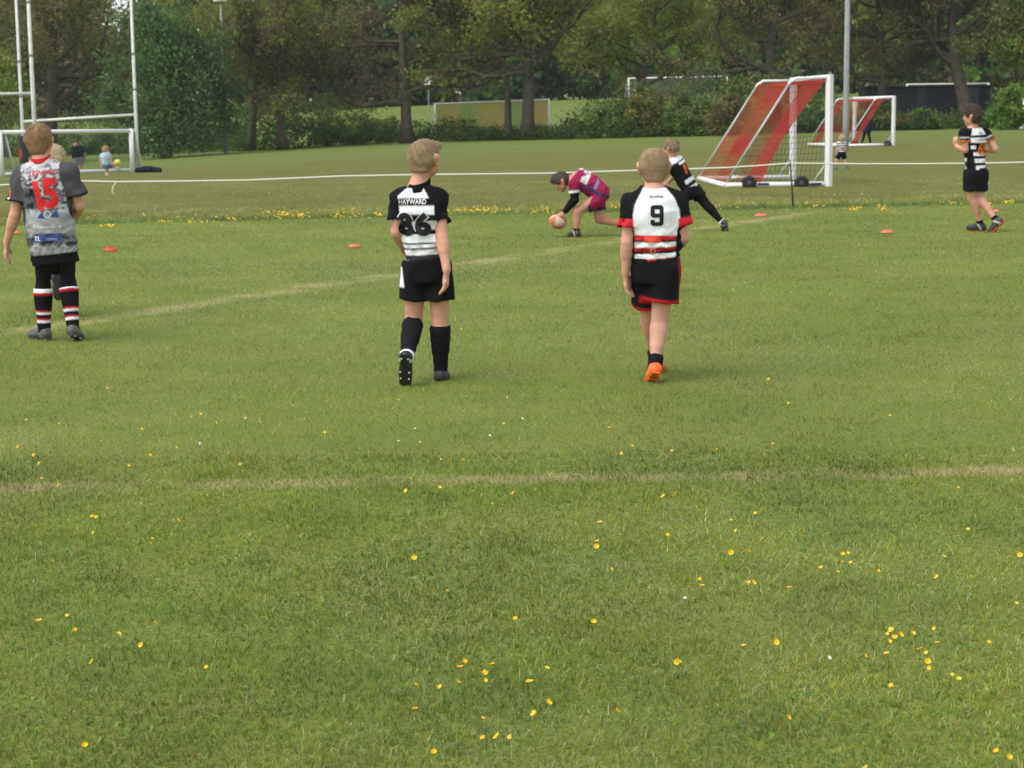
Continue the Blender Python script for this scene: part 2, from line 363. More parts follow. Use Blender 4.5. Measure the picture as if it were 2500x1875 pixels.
# ------------------------------------------------------------------ implicit-surface modelling for bodies and clothes
def V3(*a): return np.array(a, float)
def unit(v): v = np.asarray(v, float); return v / (np.linalg.norm(v) + 1e-12)
def lerp(a, b, t): return np.asarray(a) * (1 - t) + np.asarray(b) * t
class Field:
    """signed distance on a grid: tapered capsules joined with a smooth union, cut by planes, hollowed"""
    def __init__(s, lo, hi, h):
        s.h = h; s.lo = np.asarray(lo, float); n = np.ceil((np.asarray(hi) - s.lo) / h).astype(int) + 1
        s.n = n; s.ax = [s.lo[i] + np.arange(n[i]) * h for i in range(3)]; s.d = np.full(n, .25, np.float32)
    def _sub(s, p1, p2, r):
        a = np.floor((np.minimum(p1, p2) - r - s.lo) / s.h).astype(int).clip(0); b = np.ceil((np.maximum(p1, p2) + r - s.lo) / s.h).astype(int) + 1
        b = np.minimum(b, s.n); return tuple(slice(a[i], b[i]) for i in range(3))
    def dist(s, P, sl):
        p1, p2, r1, r2, k, fl = P
        X, Y, Z = np.meshgrid(*[s.ax[i][sl[i]].astype(np.float32) for i in range(3)], indexing='ij')
        x, y, z = X - p1[0], Y - p1[1], Z - p1[2]; ba = (p2 - p1).astype(float)
        if fl is not None:
            for n, f in fl:
                q = (x * n[0] + y * n[1] + z * n[2]) * (f - 1); x = x + q * n[0]; y = y + q * n[1]; z = z + q * n[2]
                ba = ba + (ba @ n) * (f - 1) * np.asarray(n)
        t = ((x * ba[0] + y * ba[1] + z * ba[2]) / (ba @ ba + 1e-9)).clip(0, 1)
        return np.sqrt((x - t * ba[0])**2 + (y - t * ba[1])**2 + (z - t * ba[2])**2) - (r1 + (r2 - r1) * t)
    def add(s, prims, grow=0.0):
        for P in prims:
            P = (P[0], P[1], P[2] + grow, P[3] + grow, P[4], P[5])
            sl = s._sub(P[0], P[1], max(P[2], P[3]) + .06)
            a = s.d[sl]
            if a.size == 0: continue
            b = s.dist(P, sl); k = P[4]
            hh = np.clip(.5 + .5 * (b - a) / k, 0, 1); s.d[sl] = b * (1 - hh) + a * hh - k * hh * (1 - hh)
        return s
    def sub(s, prims, grow=0.0):
        for P in prims:
            P = (P[0], P[1], P[2] + grow, P[3] + grow, P[4], P[5]); sl = s._sub(P[0], P[1], max(P[2], P[3]) + .02)
            a = s.d[sl]
            if a.size: s.d[sl] = np.maximum(a, -s.dist(P, sl))
        return s
    def union(s, o, k=.03):
        a, b = s.d, o.d; hh = np.clip(.5 + .5 * (b - a) / k, 0, 1); s.d = b * (1 - hh) + a * hh - k * hh * (1 - hh); return s
    def cut(s, p, n):
        n = unit(n); X, Y, Z = [a.astype(np.float32) for a in s.ax]
        q = (X - p[0])[:, None, None] * n[0] + (Y - p[1])[None, :, None] * n[1] + (Z - p[2])[None, None, :] * n[2]
        s.d = np.maximum(s.d, q); return s
    def cut_local(s, p, n, c, r):
        """plane cut acting only within r of c"""
        sl = s._sub(np.asarray(c), np.asarray(c), r); n = unit(n)
        X, Y, Z = np.meshgrid(*[s.ax[i][sl[i]].astype(np.float32) for i in range(3)], indexing='ij')
        q = (X - p[0]) * n[0] + (Y - p[1]) * n[1] + (Z - p[2]) * n[2]
        inside = ((X - c[0])**2 + (Y - c[1])**2 + (Z - c[2])**2) < r * r
        s.d[sl] = np.where(inside, np.maximum(s.d[sl], q), s.d[sl]); return s
    def ripple(s, amp, wl, seed, stretch=(1, 1, 1), wt=None):
        r = np.random.default_rng(seed); X, Y, Z = [a.astype(np.float32) for a in s.ax]; tot = 0
        band = np.abs(s.d) < .03; I = np.argwhere(band); x, y, z = X[I[:, 0]], Y[I[:, 1]], Z[I[:, 2]]
        for i in range(6):
            k = r.normal(size=3) * np.asarray(stretch); k = unit(k) * 2 * np.pi / (wl * r.uniform(.6, 1.6)); ph = r.uniform(0, 6.28)
            tot = tot + np.sin(x * k[0] + y * k[1] + z * k[2] + ph + 1.5 * np.sin(x * k[2] * .5 + z * k[0] * .4 + ph * 2))
        if wt is not None: tot = tot * wt(np.stack([x, y, z], -1))
        s.d[band] += (amp / 2.4 * tot).astype(np.float32); return s
    def rough(s, amp, sc, seed):
        I = np.argwhere(np.abs(s.d) < .03); x, y, z = [s.ax[i][I[:, i]] for i in range(3)]
        s.d[tuple(I.T)] += (amp * 2 * (fbm(x * sc, y * sc, z * sc, seed, 2) - .5)).astype(np.float32); return s
    def mesh(s):
        d = s.d; ins = d < 0; n = d.shape
        c = sum(ins[a:n[0] - 1 + a, b:n[1] - 1 + b, e:n[2] - 1 + e].astype(np.int8) for a in (0, 1) for b in (0, 1) for e in (0, 1))
        act = (c > 0) & (c < 8); I = np.argwhere(act); vid = np.full(act.shape, -1, np.int64); vid[act] = np.arange(len(I))
        acc = np.zeros((len(I), 3)); cnt = np.zeros(len(I))
        cr = [(a, b, e) for a in (0, 1) for b in (0, 1) for e in (0, 1)]
        val = {q: d[I[:, 0] + q[0], I[:, 1] + q[1], I[:, 2] + q[2]].astype(float) for q in cr}
        for q in cr:
            for ax in range(3):
                if q[ax]: continue
                q2 = list(q); q2[ax] = 1; q2 = tuple(q2); a, b = val[q], val[q2]; m = (a < 0) != (b < 0)
                t = np.where(m, a / (a - b + 1e-20), 0)
                p = np.array(q, float)[None].repeat(len(I), 0); p[:, ax] += t
                acc += np.where(m[:, None], p, 0); cnt += m
        V = s.lo + (I + acc / cnt[:, None].clip(1)) * s.h
        Fs = []
        for ax in range(3):
            o1, o2 = [(1, 2), (2, 0), (0, 1)][ax]
            sl0 = [slice(1, n[i] - 1) for i in range(3)]; sl1 = list(sl0); sl0[ax] = slice(0, n[ax] - 1); sl1[ax] = slice(1, n[ax])
            a, b = ins[tuple(sl0)], ins[tuple(sl1)]; J = np.argwhere(a != b)
            if not len(J): continue
            fl = a[tuple(J.T)]; base = J + np.array([0 if i == ax else 1 for i in range(3)])
            def g(u, v):
                K = base.copy(); K[:, o1] -= u; K[:, o2] -= v; return vid[tuple(K.T)]
            q = np.stack([g(1, 1), g(0, 1), g(0, 0), g(1, 0)], -1); q[~fl] = q[~fl][:, ::-1]
            Fs.append(q[(q >= 0).all(1)])
        return V, np.concatenate(Fs)
def PR(a, b, r1, r2=None, k=.02, fl=None): return (np.asarray(a, float), np.asarray(b, float), r1, r1 if r2 is None else r2, k, fl)
def bounds(prims, m=.03):
    lo = np.min([np.minimum(p[0], p[1]) - max(p[2], p[3]) for p in prims], 0) - m
    hi = np.max([np.maximum(p[0], p[1]) + max(p[2], p[3]) for p in prims], 0) + m
    return lo, hi
def sdf_obj(name, field, mat_, parent, colf, smooth=True):
    V, F = field.mesh()
    if callable(colf):                       # average a few nearby samples so that printed edges are not stepped
        e = field.h * .33; c = np.mean([colf(V + np.array(q) * e) for q in ((0, 0, 0), (1, 1, 1), (-1, -1, 1), (1, -1, -1), (-1, 1, -1))], 0)
    else: c = np.tile(np.asarray(colf, float), (len(V), 1))
    return obj(name, mesh_np(name, V, [F], c, smooth), mat_, parent), V, F

def seg_d(V, a, b):
    ba = b - a; t = ((V - a) @ ba / (ba @ ba)).clip(0, 1); return np.linalg.norm(V - a - t[:, None] * ba, axis=1), t
def hand_prims(w, d, n, t, S, curl=.5, spread=1.0):
    """palm, four unequal bent fingers, thumb on the side of the palm. d fingers' way, n palm side, t towards the thumb"""
    L = [PR(w - d * .01 * S, w + d * .07 * S, .021 * S, .027 * S, .012, [(n, 1.7)])]
    for i, ln in enumerate((.064, .071, .066, .052)):
        o = (1.5 - i) * .0165 * S * spread; b0 = w + d * .066 * S + t * o
        d1 = unit(d + n * .35 * curl + t * (1.5 - i) * .05); m = b0 + d1 * ln * .5 * S; d2 = unit(d + n * 1.5 * curl); e = m + d2 * ln * .5 * S
        L += [PR(b0 - d * .01, m, .0095 * S, .0088 * S, .004), PR(m, e, .0088 * S, .0072 * S, .004)]
    b0 = w + d * .02 * S + t * .02 * S; m = b0 + unit(d * .75 + t * .6 + n * .3) * .036 * S; e = m + unit(d + n * .4 + t * .1) * .03 * S
    return L + [PR(b0, m, .0125 * S, .0105 * S, .008), PR(m, e, .0105 * S, .0085 * S, .004)]

def person(base, J, sp):
    """J: joint name -> (px, py, depth offset) in the photograph, or a local vector; sp: look"""
    name = sp.get('name', 'person'); root_p = hit(*base)
    root = empty(name, root_p, sp['label'], 'person', sp.get('group'))
    j = {}
    for k, v in J.items():
        if len(v) == 4: j[k] = V3(*v[:3])
        else:
            p = at(v[0], v[1], root_p[1] + v[2]); j[k] = p - root_p
    S = sp.get('S', 1.0); h = sp.get('h', .0065); fwd = unit(sp.get('fwd', (0, 1, 0))); Zu = V3(0, 0, 1)
    spine = unit(j['nk'] - j['pv']); side = unit(np.cross(fwd, spine)); bf = unit(np.cross(spine, side))   # side = body's right
    hd = unit(sp.get('hd', fwd)); hu = sp.get('hu'); hu = unit(hu) if hu is not None else unit(Zu - (Zu @ hd) * hd)
    hs_ = unit(np.cross(hd, hu)); hc = j['hd']; HS = sp.get('HS', S)
    bfl = [(bf, sp.get('flat', 1.35))]
    cw, ww, hw = [q * S for q in sp.get('tw', (.125, .11, .125))]
    ch = lerp(j['pv'], j['nk'], .72); wa = lerp(j['pv'], j['nk'], .35); ar = np.asarray(sp.get('arch', (0, 0, 0)), float); ch = ch + ar; wa = wa + ar * .9
    # ---- body, one continuous skin
    B = [PR(j['pv'], wa, hw * .9, ww * .9, .03, bfl), PR(wa, ch, ww * .9, cw * .92, .03, bfl), PR(j['shL'], j['shR'], .045 * S, k=.03),
         PR(ch, lerp(ch, j['nk'], .7), cw * .9, .06 * S, .03, bfl)]
    B += [PR(j['nk'] - spine * .02 * S, lerp(hc, j['nk'], .45), .056 * S, .053 * S, .02), PR(j['nk'] - spine * .01, j['shL'], .045 * S, .04 * S, .03), PR(j['nk'] - spine * .01, j['shR'], .045 * S, .04 * S, .03)]
    T = lambda a, b, c: hc + (hd * a + hs_ * b + hu * c) * HS
    B += [PR(T(-.014, 0, .022), T(-.004, 0, .022), .09 * HS, .088 * HS, .01, [(hs_, 1.1)]),
          PR(T(.03, 0, -.01), T(.048, 0, -.072), .062 * HS, .036 * HS, .03, [(hs_, 1.02)]),
          PR(T(.035, .03, -.045), T(.02, -.03, -.045), .045 * HS, k=.03),
          PR(T(.088, 0, .004), T(.102, 0, -.022), .008 * HS, .0125 * HS, .012), PR(T(.075, .032, .022), T(.075, -.032, .022), .016 * HS, k=.012),
          PR(T(.082, .014, -.048), T(.082, -.014, -.048), .0085 * HS, k=.008)]
    for s_ in (-1, 1):
        B.append(PR(T(-.014, s_ * .091, .014), T(.0, s_ * .084, -.03), .026 * HS, .014 * HS, .008, [(unit(hs_ - hd * .35 * s_), 1.8)]))
    limbs = {}
    for q in 'LR':
        B += [PR(j['sh' + q], j['el' + q], .047 * S, .038 * S, .02), PR(j['el' + q], j['wr' + q], .038 * S, .026 * S, .012),
              PR(lerp(j['el' + q], j['wr' + q], .2), lerp(j['el' + q], j['wr' + q], .4), .041 * S, .037 * S, .012)]
        hnd = sp.get('hand' + q, {}); d = unit(hnd.get('d', j['wr' + q] - j['el' + q])); n = np.asarray(hnd.get('n', side * (1 if q == 'L' else -1)), float)
        n = unit(n - (n @ d) * d); t = np.cross(d, n) * (hnd.get('thumb', 1 if q == 'L' else -1))
        if sp.get('fingers', True): B += hand_prims(j['wr' + q], d, n, t, S * hnd.get('s', 1.0), hnd.get('curl', .5))
        else: B += [PR(j['wr' + q], j['wr' + q] + d * .1 * S, .03 * S, .028 * S, .01, [(n, 1.4)])]
        hp, kn, an = j['hp' + q], j['kn' + q], j['an' + q]
        B += [PR(hp, kn, .078 * S * sp.get('thigh', 1), .052 * S * sp.get('thigh', 1), .03), PR(kn, an, .05 * S, .031 * S, .02)]
        back = unit(np.cross(unit(an - kn), side)) ; back = back if back @ bf < 0 else -back
        B += [PR(lerp(kn, an, .16) + back * .012 * S, lerp(kn, an, .5) + back * .008 * S, .049 * S, .038 * S, .03)]
        fd = unit(sp.get('ft' + q, fwd)); fu = unit((kn - an) - ((kn - an) @ fd) * fd)
        B += [PR(an - fu * .03 * S - fd * .02 * S, an - fu * .05 * S + fd * .12 * S, .03 * S, .022 * S, .02)]
        limbs[q] = (fd, fu)
    skin = np.array(sp.get('skin', (.56, .32, .225)))
    def skin_col(V):
        red = np.exp(-(np.minimum(np.linalg.norm(V - T(-.01, .08, -.005), axis=1), np.linalg.norm(V - T(-.01, -.08, -.005), axis=1)) / .03)**2) * .5
        for q in 'LR': red = red + .35 * np.exp(-(np.linalg.norm(V - j['el' + q], axis=1) / .05)**2) + .25 * np.exp(-(np.linalg.norm(V - j['kn' + q], axis=1) / .06)**2)
        mott = .86 + .28 * fbm(V[:, 0] * 14, V[:, 1] * 14, V[:, 2] * 14, 5)
        c = skin * mott[:, None]; c = c * (1 - red[:, None] * np.array([.04, .3, .3]))
        lip = np.exp(-(np.linalg.norm((V - T(.086, 0, -.048)) * [1, 1, 1], axis=1) / .016)**2)[:, None]
        c = c * (1 - lip * np.array([.1, .4, .35]))
        if sp.get('under'): c = np.where((((V - j['pv']) @ spine < .06) & (np.abs((V - j['pv']) @ side) < .2) & (V[:, 2] > .15))[:, None], BLACK, c)
        return c
    f = Field(*bounds(B), h); f.add(B)
    for s_ in (-1, 1): f.sub([PR(T(.094, s_ * .033, .004), T(.094, s_ * .033, .004), .0145 * HS)])
    sdf_obj('body', f, M_SKIN, root, skin_col)
    if sp.get('face'):
        for s_ in (-1, 1):
            e = MB(); c = T(.078, s_ * .033, .003)
            e.lathe([(.0001, -.012), (.008, -.009), (.012, 0), (.008, .009), (.0001, .012)], 10, c); ey = e.build('eye', M_print((.75, .72, .68)), root, True)
            p = MB(); c2 = c + hd * .0095; p.lathe([(.0001, -.005), (.005, 0), (.0001, .005)], 8, c2); p.build('iris', M_print((.03, .02, .015)), ey, True)
    # ---- hair
    hr = sp['hair']; th = hr.get('th', .012)
    Hp = [PR(T(-.016, 0, .024), T(-.006, 0, .026), (.09 + th) * HS, (.089 + th) * HS, .01, [(hs_, 1.1)])] + [PR(T(-.035, q * .03, .0), T(-.044, q * .022, -.055), (.056 + th * .5) * HS, (.04 + th * .2) * HS, .03) for q in (-1, 1)]
    for a, b, r1, r2 in hr.get('extra', []): Hp.append(PR(T(*a), T(*b), r1 * HS, r2 * HS, .025))
    f = Field(*bounds(Hp), min(h, .0075)); f.add(Hp).rough(hr.get('rough', .005), hr.get('rs', 70), 3)
    cn = hd * .72 - hu * .69; f.cut(hc + cn * hr.get('line', .03) * HS, cn)
    if hr.get('nape'): f.cut(T(0, 0, -hr['nape']), -hu)
    for s_ in (-1, 1): f.sub([PR(T(-.004, s_ * .1, .008), T(.01, s_ * .1, -.045), .034 * HS)])
    hcol = np.array(hr['col']); hdk = np.array(hr.get('dark', hcol * .55))
    def hair_col(V):
        L = V - hc; up = L @ hu / HS; m = fbm(V[:, 0] * 60, V[:, 1] * 60, V[:, 2] * 25, 8); fade = sstep(.0, -.065, up) * hr.get('fade', .0)
        crown = np.exp(-(np.linalg.norm(V - T(-.04, 0, .1), axis=1) / .035)**2)
        c = hdk + (hcol - hdk) * np.clip(m * 1.5 - .15 - crown * .35, 0, 1)[:, None]
        return c * (1 - fade[:, None]) + fade[:, None] * (skin * .62)
    V, F = f.mesh(); C = hair_col(V); ns = hr.get('strands', 2600)
    e1, e2 = V[F[:, 1]] - V[F[:, 0]], V[F[:, 3]] - V[F[:, 0]]; N = np.cross(e1, e2); N /= np.linalg.norm(N, axis=1, keepdims=True) + 1e-12
    cen = V[F].mean(1); out = np.where(((cen - T(-.01, 0, .02)) * N).sum(1, keepdims=True) > 0, 1, -1); N = N * out
    up_ = (cen - hc) @ hu / HS; okf = np.flatnonzero((up_ > -.06) & (N @ (hd * .72 - hu * .69) < .75)); r_ = np.random.default_rng(sp.get('seed', 1)); k = r_.choice(okf, ns)
    cw_ = T(-.045, 0, .11); tg = cen[k] - cw_; tg = tg - (tg * N[k]).sum(1, keepdims=True) * N[k]; tg /= np.linalg.norm(tg, axis=1, keepdims=True) + 1e-9
    tg = tg + r_.normal(0, hr.get('mess', .16), tg.shape); ln = hr.get('sl', .022) * r_.uniform(.5, 1.3, (ns, 1)) * np.clip(.45 + up_[k] * 9, .25, 1.2)[:, None] * HS
    sd_ = np.cross(N[k], tg); sd_ /= np.linalg.norm(sd_, axis=1, keepdims=True) + 1e-9; p0 = cen[k] - N[k] * .002
    sv = np.stack([p0 - sd_ * .0022, p0 + sd_ * .0022, p0 + tg * ln + N[k] * ln * hr.get('lift', .14)], 1).reshape(-1, 3)
    sc = np.repeat(hair_col(cen[k]) * r_.uniform(.78, 1.25, (ns, 1)), 3, 0); off_ = len(V)
    obj('hair', mesh_np('hair', np.concatenate([V, sv]), [F, np.arange(ns * 3).reshape(-1, 3) + off_], np.concatenate([C, sc])), M_HAIR, root)
    # ---- shirt with open sleeves
    st = sp['shirt']; hem = st['hem']; cw2, ww2, hw2 = [q for q in st['w']]
    hemp = j['pv'] + spine * (-.10) * S
    Sh = [PR(ch, lerp(ch, j['nk'], .55), cw2, .075 * S, .05, bfl), PR(wa, ch, ww2, cw2, .03, bfl), PR(hemp, wa, hw2, ww2, .03, bfl),
          PR(j['shL'], j['shR'], .056 * S, k=.05), PR(j['nk'] - spine * .03 * S, j['shL'], .05 * S, .052 * S, .04), PR(j['nk'] - spine * .03 * S, j['shR'], .05 * S, .052 * S, .04)]
    sl_e = {}; tubes = []; r0, r1 = st.get('slr', (.056, .062))
    for q in 'LR':
        a, b = j['sh' + q], j['el' + q]; e = lerp(a, b, st.get('slv', .6)); sl_e[q] = e; d = unit(b - a)
        tubes.append((PR(a, e, r0 * S, r1 * S, .035), PR(e, e + d * .08, r1 * S, r1 * S, .01), e, d))
    lo, hi = bounds(Sh + [t[0] for t in tubes] + [t[1] for t in tubes])
    f = Field(lo, hi, h).add(Sh)
    for a, b, e, d in tubes:
        g = Field(lo, hi, h).add([a, b]).cut(e, d).sub([PR(e - d * .02, e + d * .1, r1 * S - max(.014, 2.0 * h))]); f.union(g, .04)
    f.ripple(st.get('fold', .004), st.get('wl', .075), sp.get('seed', 1), (1, 1, .8))
    f.ripple(st.get('bunch', .004), .055, sp.get('seed', 1) + 3, (.35, .35, 1.2), lambda P: np.exp(-(((P - j['pv']) @ spine - .12) / .09)**2))
    hp_ = j['pv'] + spine * hem; f.cut(hp_, -unit(spine + np.asarray(st.get('hemtilt', (0, 0, 0)))))
    f.cut(j['nk'] + spine * .012, unit(spine - bf * .25))
    ax = dict(pv=j['pv'], nk=j['nk'], spine=spine, side=side, bf=bf, sl=sl_e, j=j, S=S, root=root_p)
    so, V, F = sdf_obj('shirt', f, M_CLOTH, root, lambda V: st['col'](V, ax))
    bvh = BVHTree.FromPolygons([tuple(v) for v in V], [tuple(q) for q in F])
    for q in st.get('prints', []): print_on(bvh, so, ax, **q)
    if st.get('collar') is not None:
        Cc = [PR(j['nk'] - spine * .03 * S, lerp(j['nk'], hc, .35), st.get('cr', .064) * S, st.get('cr', .064) * S * .92)]
        f = Field(*bounds(Cc, .04), .005).add(Cc); cn = unit(spine - bf * .3)
        f.cut(j['nk'] + spine * st.get('ch', .022) * S, cn).cut(j['nk'] - spine * .014 * S, -cn)
        f.sub([PR(j['nk'] - spine * .1, j['nk'] + spine * .2, (st.get('cr', .064) - .014) * S)])
        sdf_obj('collar', f, M_CLOTH, root, st['collar'])
    # ---- shorts
    sh = sp.get('shorts')
    if sh:
        r0, r1 = sh.get('r', (.1, .1)); wr = sh.get('wr', hw2 * .95)
        Ps = [PR(j['pv'] + spine * .05 * S, j['pv'] - spine * .05 * S, wr, wr, .03, bfl), PR(j['pv'] - spine * .06 * S, lerp(j['hpL'], j['hpR'], .5) - Zu * sh.get('crotch', .06) * S, .08 * S, sh.get('crotch_r', .045) * S, .03)]
        inn = []; tubes = []
        for q in 'LR':
            a, b = j['hp' + q], j['kn' + q]; e = lerp(a, b, sh['len' + q] if 'len' + q in sh else sh['len']); d = unit(b - a)
            tubes.append((PR(a, e, r0 * S, r1 * S, .022), PR(e, e + d * .08, r1 * S, r1 * S, .01), e, d)); inn.append((e, d))
        lo, hi = bounds(Ps + [t[0] for t in tubes] + [t[1] for t in tubes]); f = Field(lo, hi, h).add(Ps[:1]).cut(j['pv'] - spine * sh.get('seat', .1) * S, -spine).add(Ps[1:])
        for a, b, e, d in tubes:
            g = Field(lo, hi, h).add([a, b]).cut(e, d).sub([PR(e - d * .02, e + d * .12, r1 * S - max(.014, 2.0 * h))]); f.union(g, .02)
        f.ripple(sh.get('fold', .004), .08, sp.get('seed', 1) + 5, (1, 1, .4))
        f.cut(j['pv'] + spine * sh.get('top', .07), spine)
        ax['short_end'] = inn
        sdf_obj('shorts', f, M_CLOTH, root, (lambda V: sh['col'](V, ax)) if callable(sh['col']) else sh['col'])
    # ---- leggings / undershorts / socks
    for q in 'LR':
        hp, kn, an = j['hp' + q], j['kn' + q], j['an' + q]; fd, fu = limbs[q]
        back = unit(np.cross(unit(an - kn), side)); back = back if back @ bf < 0 else -back
        if sp.get('leggings') and q in sp['leggings'].get('legs', 'LR'):
            lg = sp['leggings']; ls = lg.get('s', 1.0); Lp = [PR(hp, kn, .084 * S * ls, .057 * S * ls, .03), PR(kn, an, .055 * S, .036 * S, .02), PR(lerp(kn, an, .16) + back * .012 * S, lerp(kn, an, .5) + back * .008 * S, .054 * S, .042 * S, .03)]
            f = Field(*bounds(Lp), h).add(Lp).ripple(.0015, .05, 4)
            e = lerp(hp, an, lg.get('to', .95)); f.cut(e, unit(an - hp))
            sdf_obj('legging', f, M_CLOTH, root, lg['col'])
        sk = sp.get('socks')
        if sk:
            top = lerp(kn, an, sk.get('top' + q, sk.get('top', .2))); Lp = [PR(kn, an - fu * .02 * S, .056 * S, .037 * S, .02), PR(lerp(kn, an, .16) + back * .012 * S, lerp(kn, an, .5) + back * .008 * S, .055 * S, .043 * S, .03)]
            if sp.get('leggings'): Lp = [PR(p[0], p[1], p[2] + .007, p[3] + .007, p[4], p[5]) for p in Lp]
            if sk.get('loose'): Lp = [PR(p[0], p[1], p[2] + .004, p[3] + .006, p[4], p[5]) for p in Lp]
            f = Field(*bounds(Lp), min(h, .0075)).add(Lp).ripple(.0015, .03, 9); f.cut(top, unit(kn - an))
            cf = sk.get('col' + q, sk['col'])
            sdf_obj('sock', f, M_CLOTH, root, (lambda V, kn=kn, an=an, cf=cf: cf(((V - kn) @ unit(an - kn)) / np.linalg.norm(an - kn))) if callable(cf) else cf)
        bt = sp['boots']; c0 = an - fu * .045 * S - fd * .022 * S; c1 = an - fu * .052 * S + fd * .145 * S; bs = unit(np.cross(fd, fu))
        Bp = [PR(c0, c1, .038 * S, .03 * S, .02), PR(an, c0, .04 * S, .04 * S, .02), PR(an - fu * .02 * S + fd * .03 * S, c1, .036 * S, .03 * S, .02), PR(an - fu * .055 * S + fd * .07 * S, an - fu * .058 * S + fd * .12 * S, .04 * S, .036 * S, .02, [(fu, 1.5)])]
        f = Field(*bounds(Bp), min(h, .007)).add(Bp); f.cut(an - fu * .078 * S, -fu).cut(an + fu * .012 * S, fu)
        bc = np.array(bt['col' + q] if 'col' + q in bt else bt['col']); tr = np.array(bt.get('trim', bc))
        def boot_col(V, an=an, fd=fd, fu=fu, bs=bs):
            u = (V - an) @ fd / S; v = (V - an) @ fu / S; b = np.abs((V - an) @ bs) / S
            m = ((np.abs(u - .02 - v * .5) < .012) & (b > .02))[:, None]
            return np.where(m, tr, bc * (.85 + .3 * fbm(V[:, 0] * 40, V[:, 1] * 40, V[:, 2] * 40, 2))[:, None])
        bo, _, _ = sdf_obj('boot', f, M_BOOT, root, boot_col)
        if sp.get('studs', True):
            mb = MB(); sb = an - fu * .079 * S
            Mx = np.stack([fd, bs, fu], 1)
            for u, w_ in ((-.04, 0), (0, .03), (.07, .036), (.12, .03)):
                mb.box(sb + fd * u * S - fu * .0005, (.024 * S, (.026 if u < .05 else .034) * S, .004), Mx)
            mb.build('sole', M_print(bt.get('sole', (.1, .1, .1))), bo)
            for u, b in ((-.035, .02), (-.035, -.02), (.06, .028), (.06, -.028), (.105, .026), (.105, -.026)):
                p = sb + fd * u * S + bs * b * S; m2 = MB().tube([p, p - fu * .011 * S], [.007 * S, .005 * S], 8); m2.build('stud', M_print(bt.get('stud', (.7, .75, .6))), bo)
    return root, j, ax

def text_mesh(body, bold=0.0, shear=0.0, spacing=1.0):
    cu = bpy.data.curves.new('t', 'FONT'); cu.body = body; cu.align_x = 'CENTER'; cu.align_y = 'CENTER'; cu.offset = bold; cu.shear = shear
    cu.space_character = spacing; cu.resolution_u = 4
    o = bpy.data.objects.new('t', cu); COL.objects.link(o)
    dg = bpy.context.evaluated_depsgraph_get(); me = bpy.data.meshes.new_from_object(o.evaluated_get(dg))
    bpy.data.objects.remove(o); bpy.data.curves.remove(cu); return me
def print_on(bvh, shirt, ax, text=None, poly=None, c=(0, 0), px=None, size=.1, col=(0, 0, 0), bold=0.0, shear=0.0, xs=1.0, rot=0.0, off=.004, spacing=1.0, name='print'):
    """flat print laid on the back of a jersey: c = (sideways, along spine) from the pelvis, metres"""
    if text is not None: me = text_mesh(text, bold, shear, spacing)
    else:
        me = bpy.data.meshes.new(name); pl_ = poly if isinstance(poly[0][0], tuple) else [poly]; vs_ = [q for g in pl_ for q in g]; fs_ = []; n_ = 0
        for g in pl_: fs_.append(list(range(n_, n_ + len(g)))); n_ += len(g)
        me.from_pydata([(x, y, 0) for x, y in vs_], [], fs_)
    bm = bmesh.new(); bm.from_mesh(me); bpy.data.meshes.remove(me)
    bmesh.ops.triangulate(bm, faces=bm.faces[:])
    V = np.array([v.co[:] for v in bm.verts]); lo, hi = V.min(0), V.max(0)
    sc = size / (hi[1] - lo[1]) if text is not None else 1.0; cen = (lo + hi) / 2 if text is not None else V3(0, 0, 0)
    if px is not None:
        q = at(px[0], px[1], ax['root'][1]) - ax['root'] - ax['pv']; c = (q @ ax['side'], q @ ax['spine'])
        rot = rot - math.atan2(ax['spine'] @ V3(1, 0, 0), ax['spine'][2]) * -1
    cr, sr = math.cos(rot), math.sin(rot)
    for v in bm.verts:
        x, y = (v.co.x - cen[0]) * sc * xs, (v.co.y - cen[1]) * sc; v.co = (x * cr - y * sr, x * sr + y * cr, 0)
    for _ in range(4):
        es = [e for e in bm.edges if e.calc_length() > .02]
        if not es: break
        bmesh.ops.subdivide_edges(bm, edges=es, cuts=1); bmesh.ops.triangulate(bm, faces=[f for f in bm.faces if len(f.verts) > 3])
    s_, u_, b_ = ax['side'], ax['spine'], ax['bf']; ok = True
    for v in bm.verts:
        p = ax['pv'] + s_ * (c[0] + v.co.x) + u_ * (c[1] + v.co.y); o = p - b_ * .6
        h = bvh.ray_cast(Vector(o), Vector(b_))
        q = np.array(h[0]) if h[0] is not None else p - b_ * .08
        v.co = tuple(q - b_ * off)
    m2 = bpy.data.meshes.new(name); bm.to_mesh(m2); bm.free(); m2.polygons.foreach_set('use_smooth', [True] * len(m2.polygons))
    o = obj(name, m2, M_print(col), shirt)
    o['kind'] = 'stuff'
    return o

def zoomer(x0, y0, f): return lambda zx, zy, dy=0.0: (x0 + zx / f, y0 + zy / f, dy)
def poly_mask(x, y, P):
    P = np.asarray(P, float); m = np.zeros(len(x), bool); k = len(P) - 1
    for i in range(len(P)):
        c = ((P[i, 1] > y) != (P[k, 1] > y)) & (x < (P[k, 0] - P[i, 0]) * (y - P[i, 1]) / (P[k, 1] - P[i, 1] + 1e-12) + P[i, 0]); m ^= c; k = i
    return m
BLACK, WHITE, DGREY = V3(.009, .009, .0105), V3(.86, .86, .88), V3(.035, .035, .04)
RED, ORANGE = V3(.5, .02, .03), V3(.75, .17, .02)
def px_of(V, ax):
    """garment coordinates: where a point of the jersey lies on the flat pattern (front elevation, photo pixels)"""
    P = V + ax['root']; Y = ax['root'][1]; d = _R * 0
    s = FPX / (Y * math.cos(PITCH) * 1.0)
    r = P.copy(); r[:, 1] = Y; q = r - CAMP
    dep = q @ _F; return 1250 + FPX * (q @ _R) / dep, 937.5 - FPX * (q @ _U) / dep
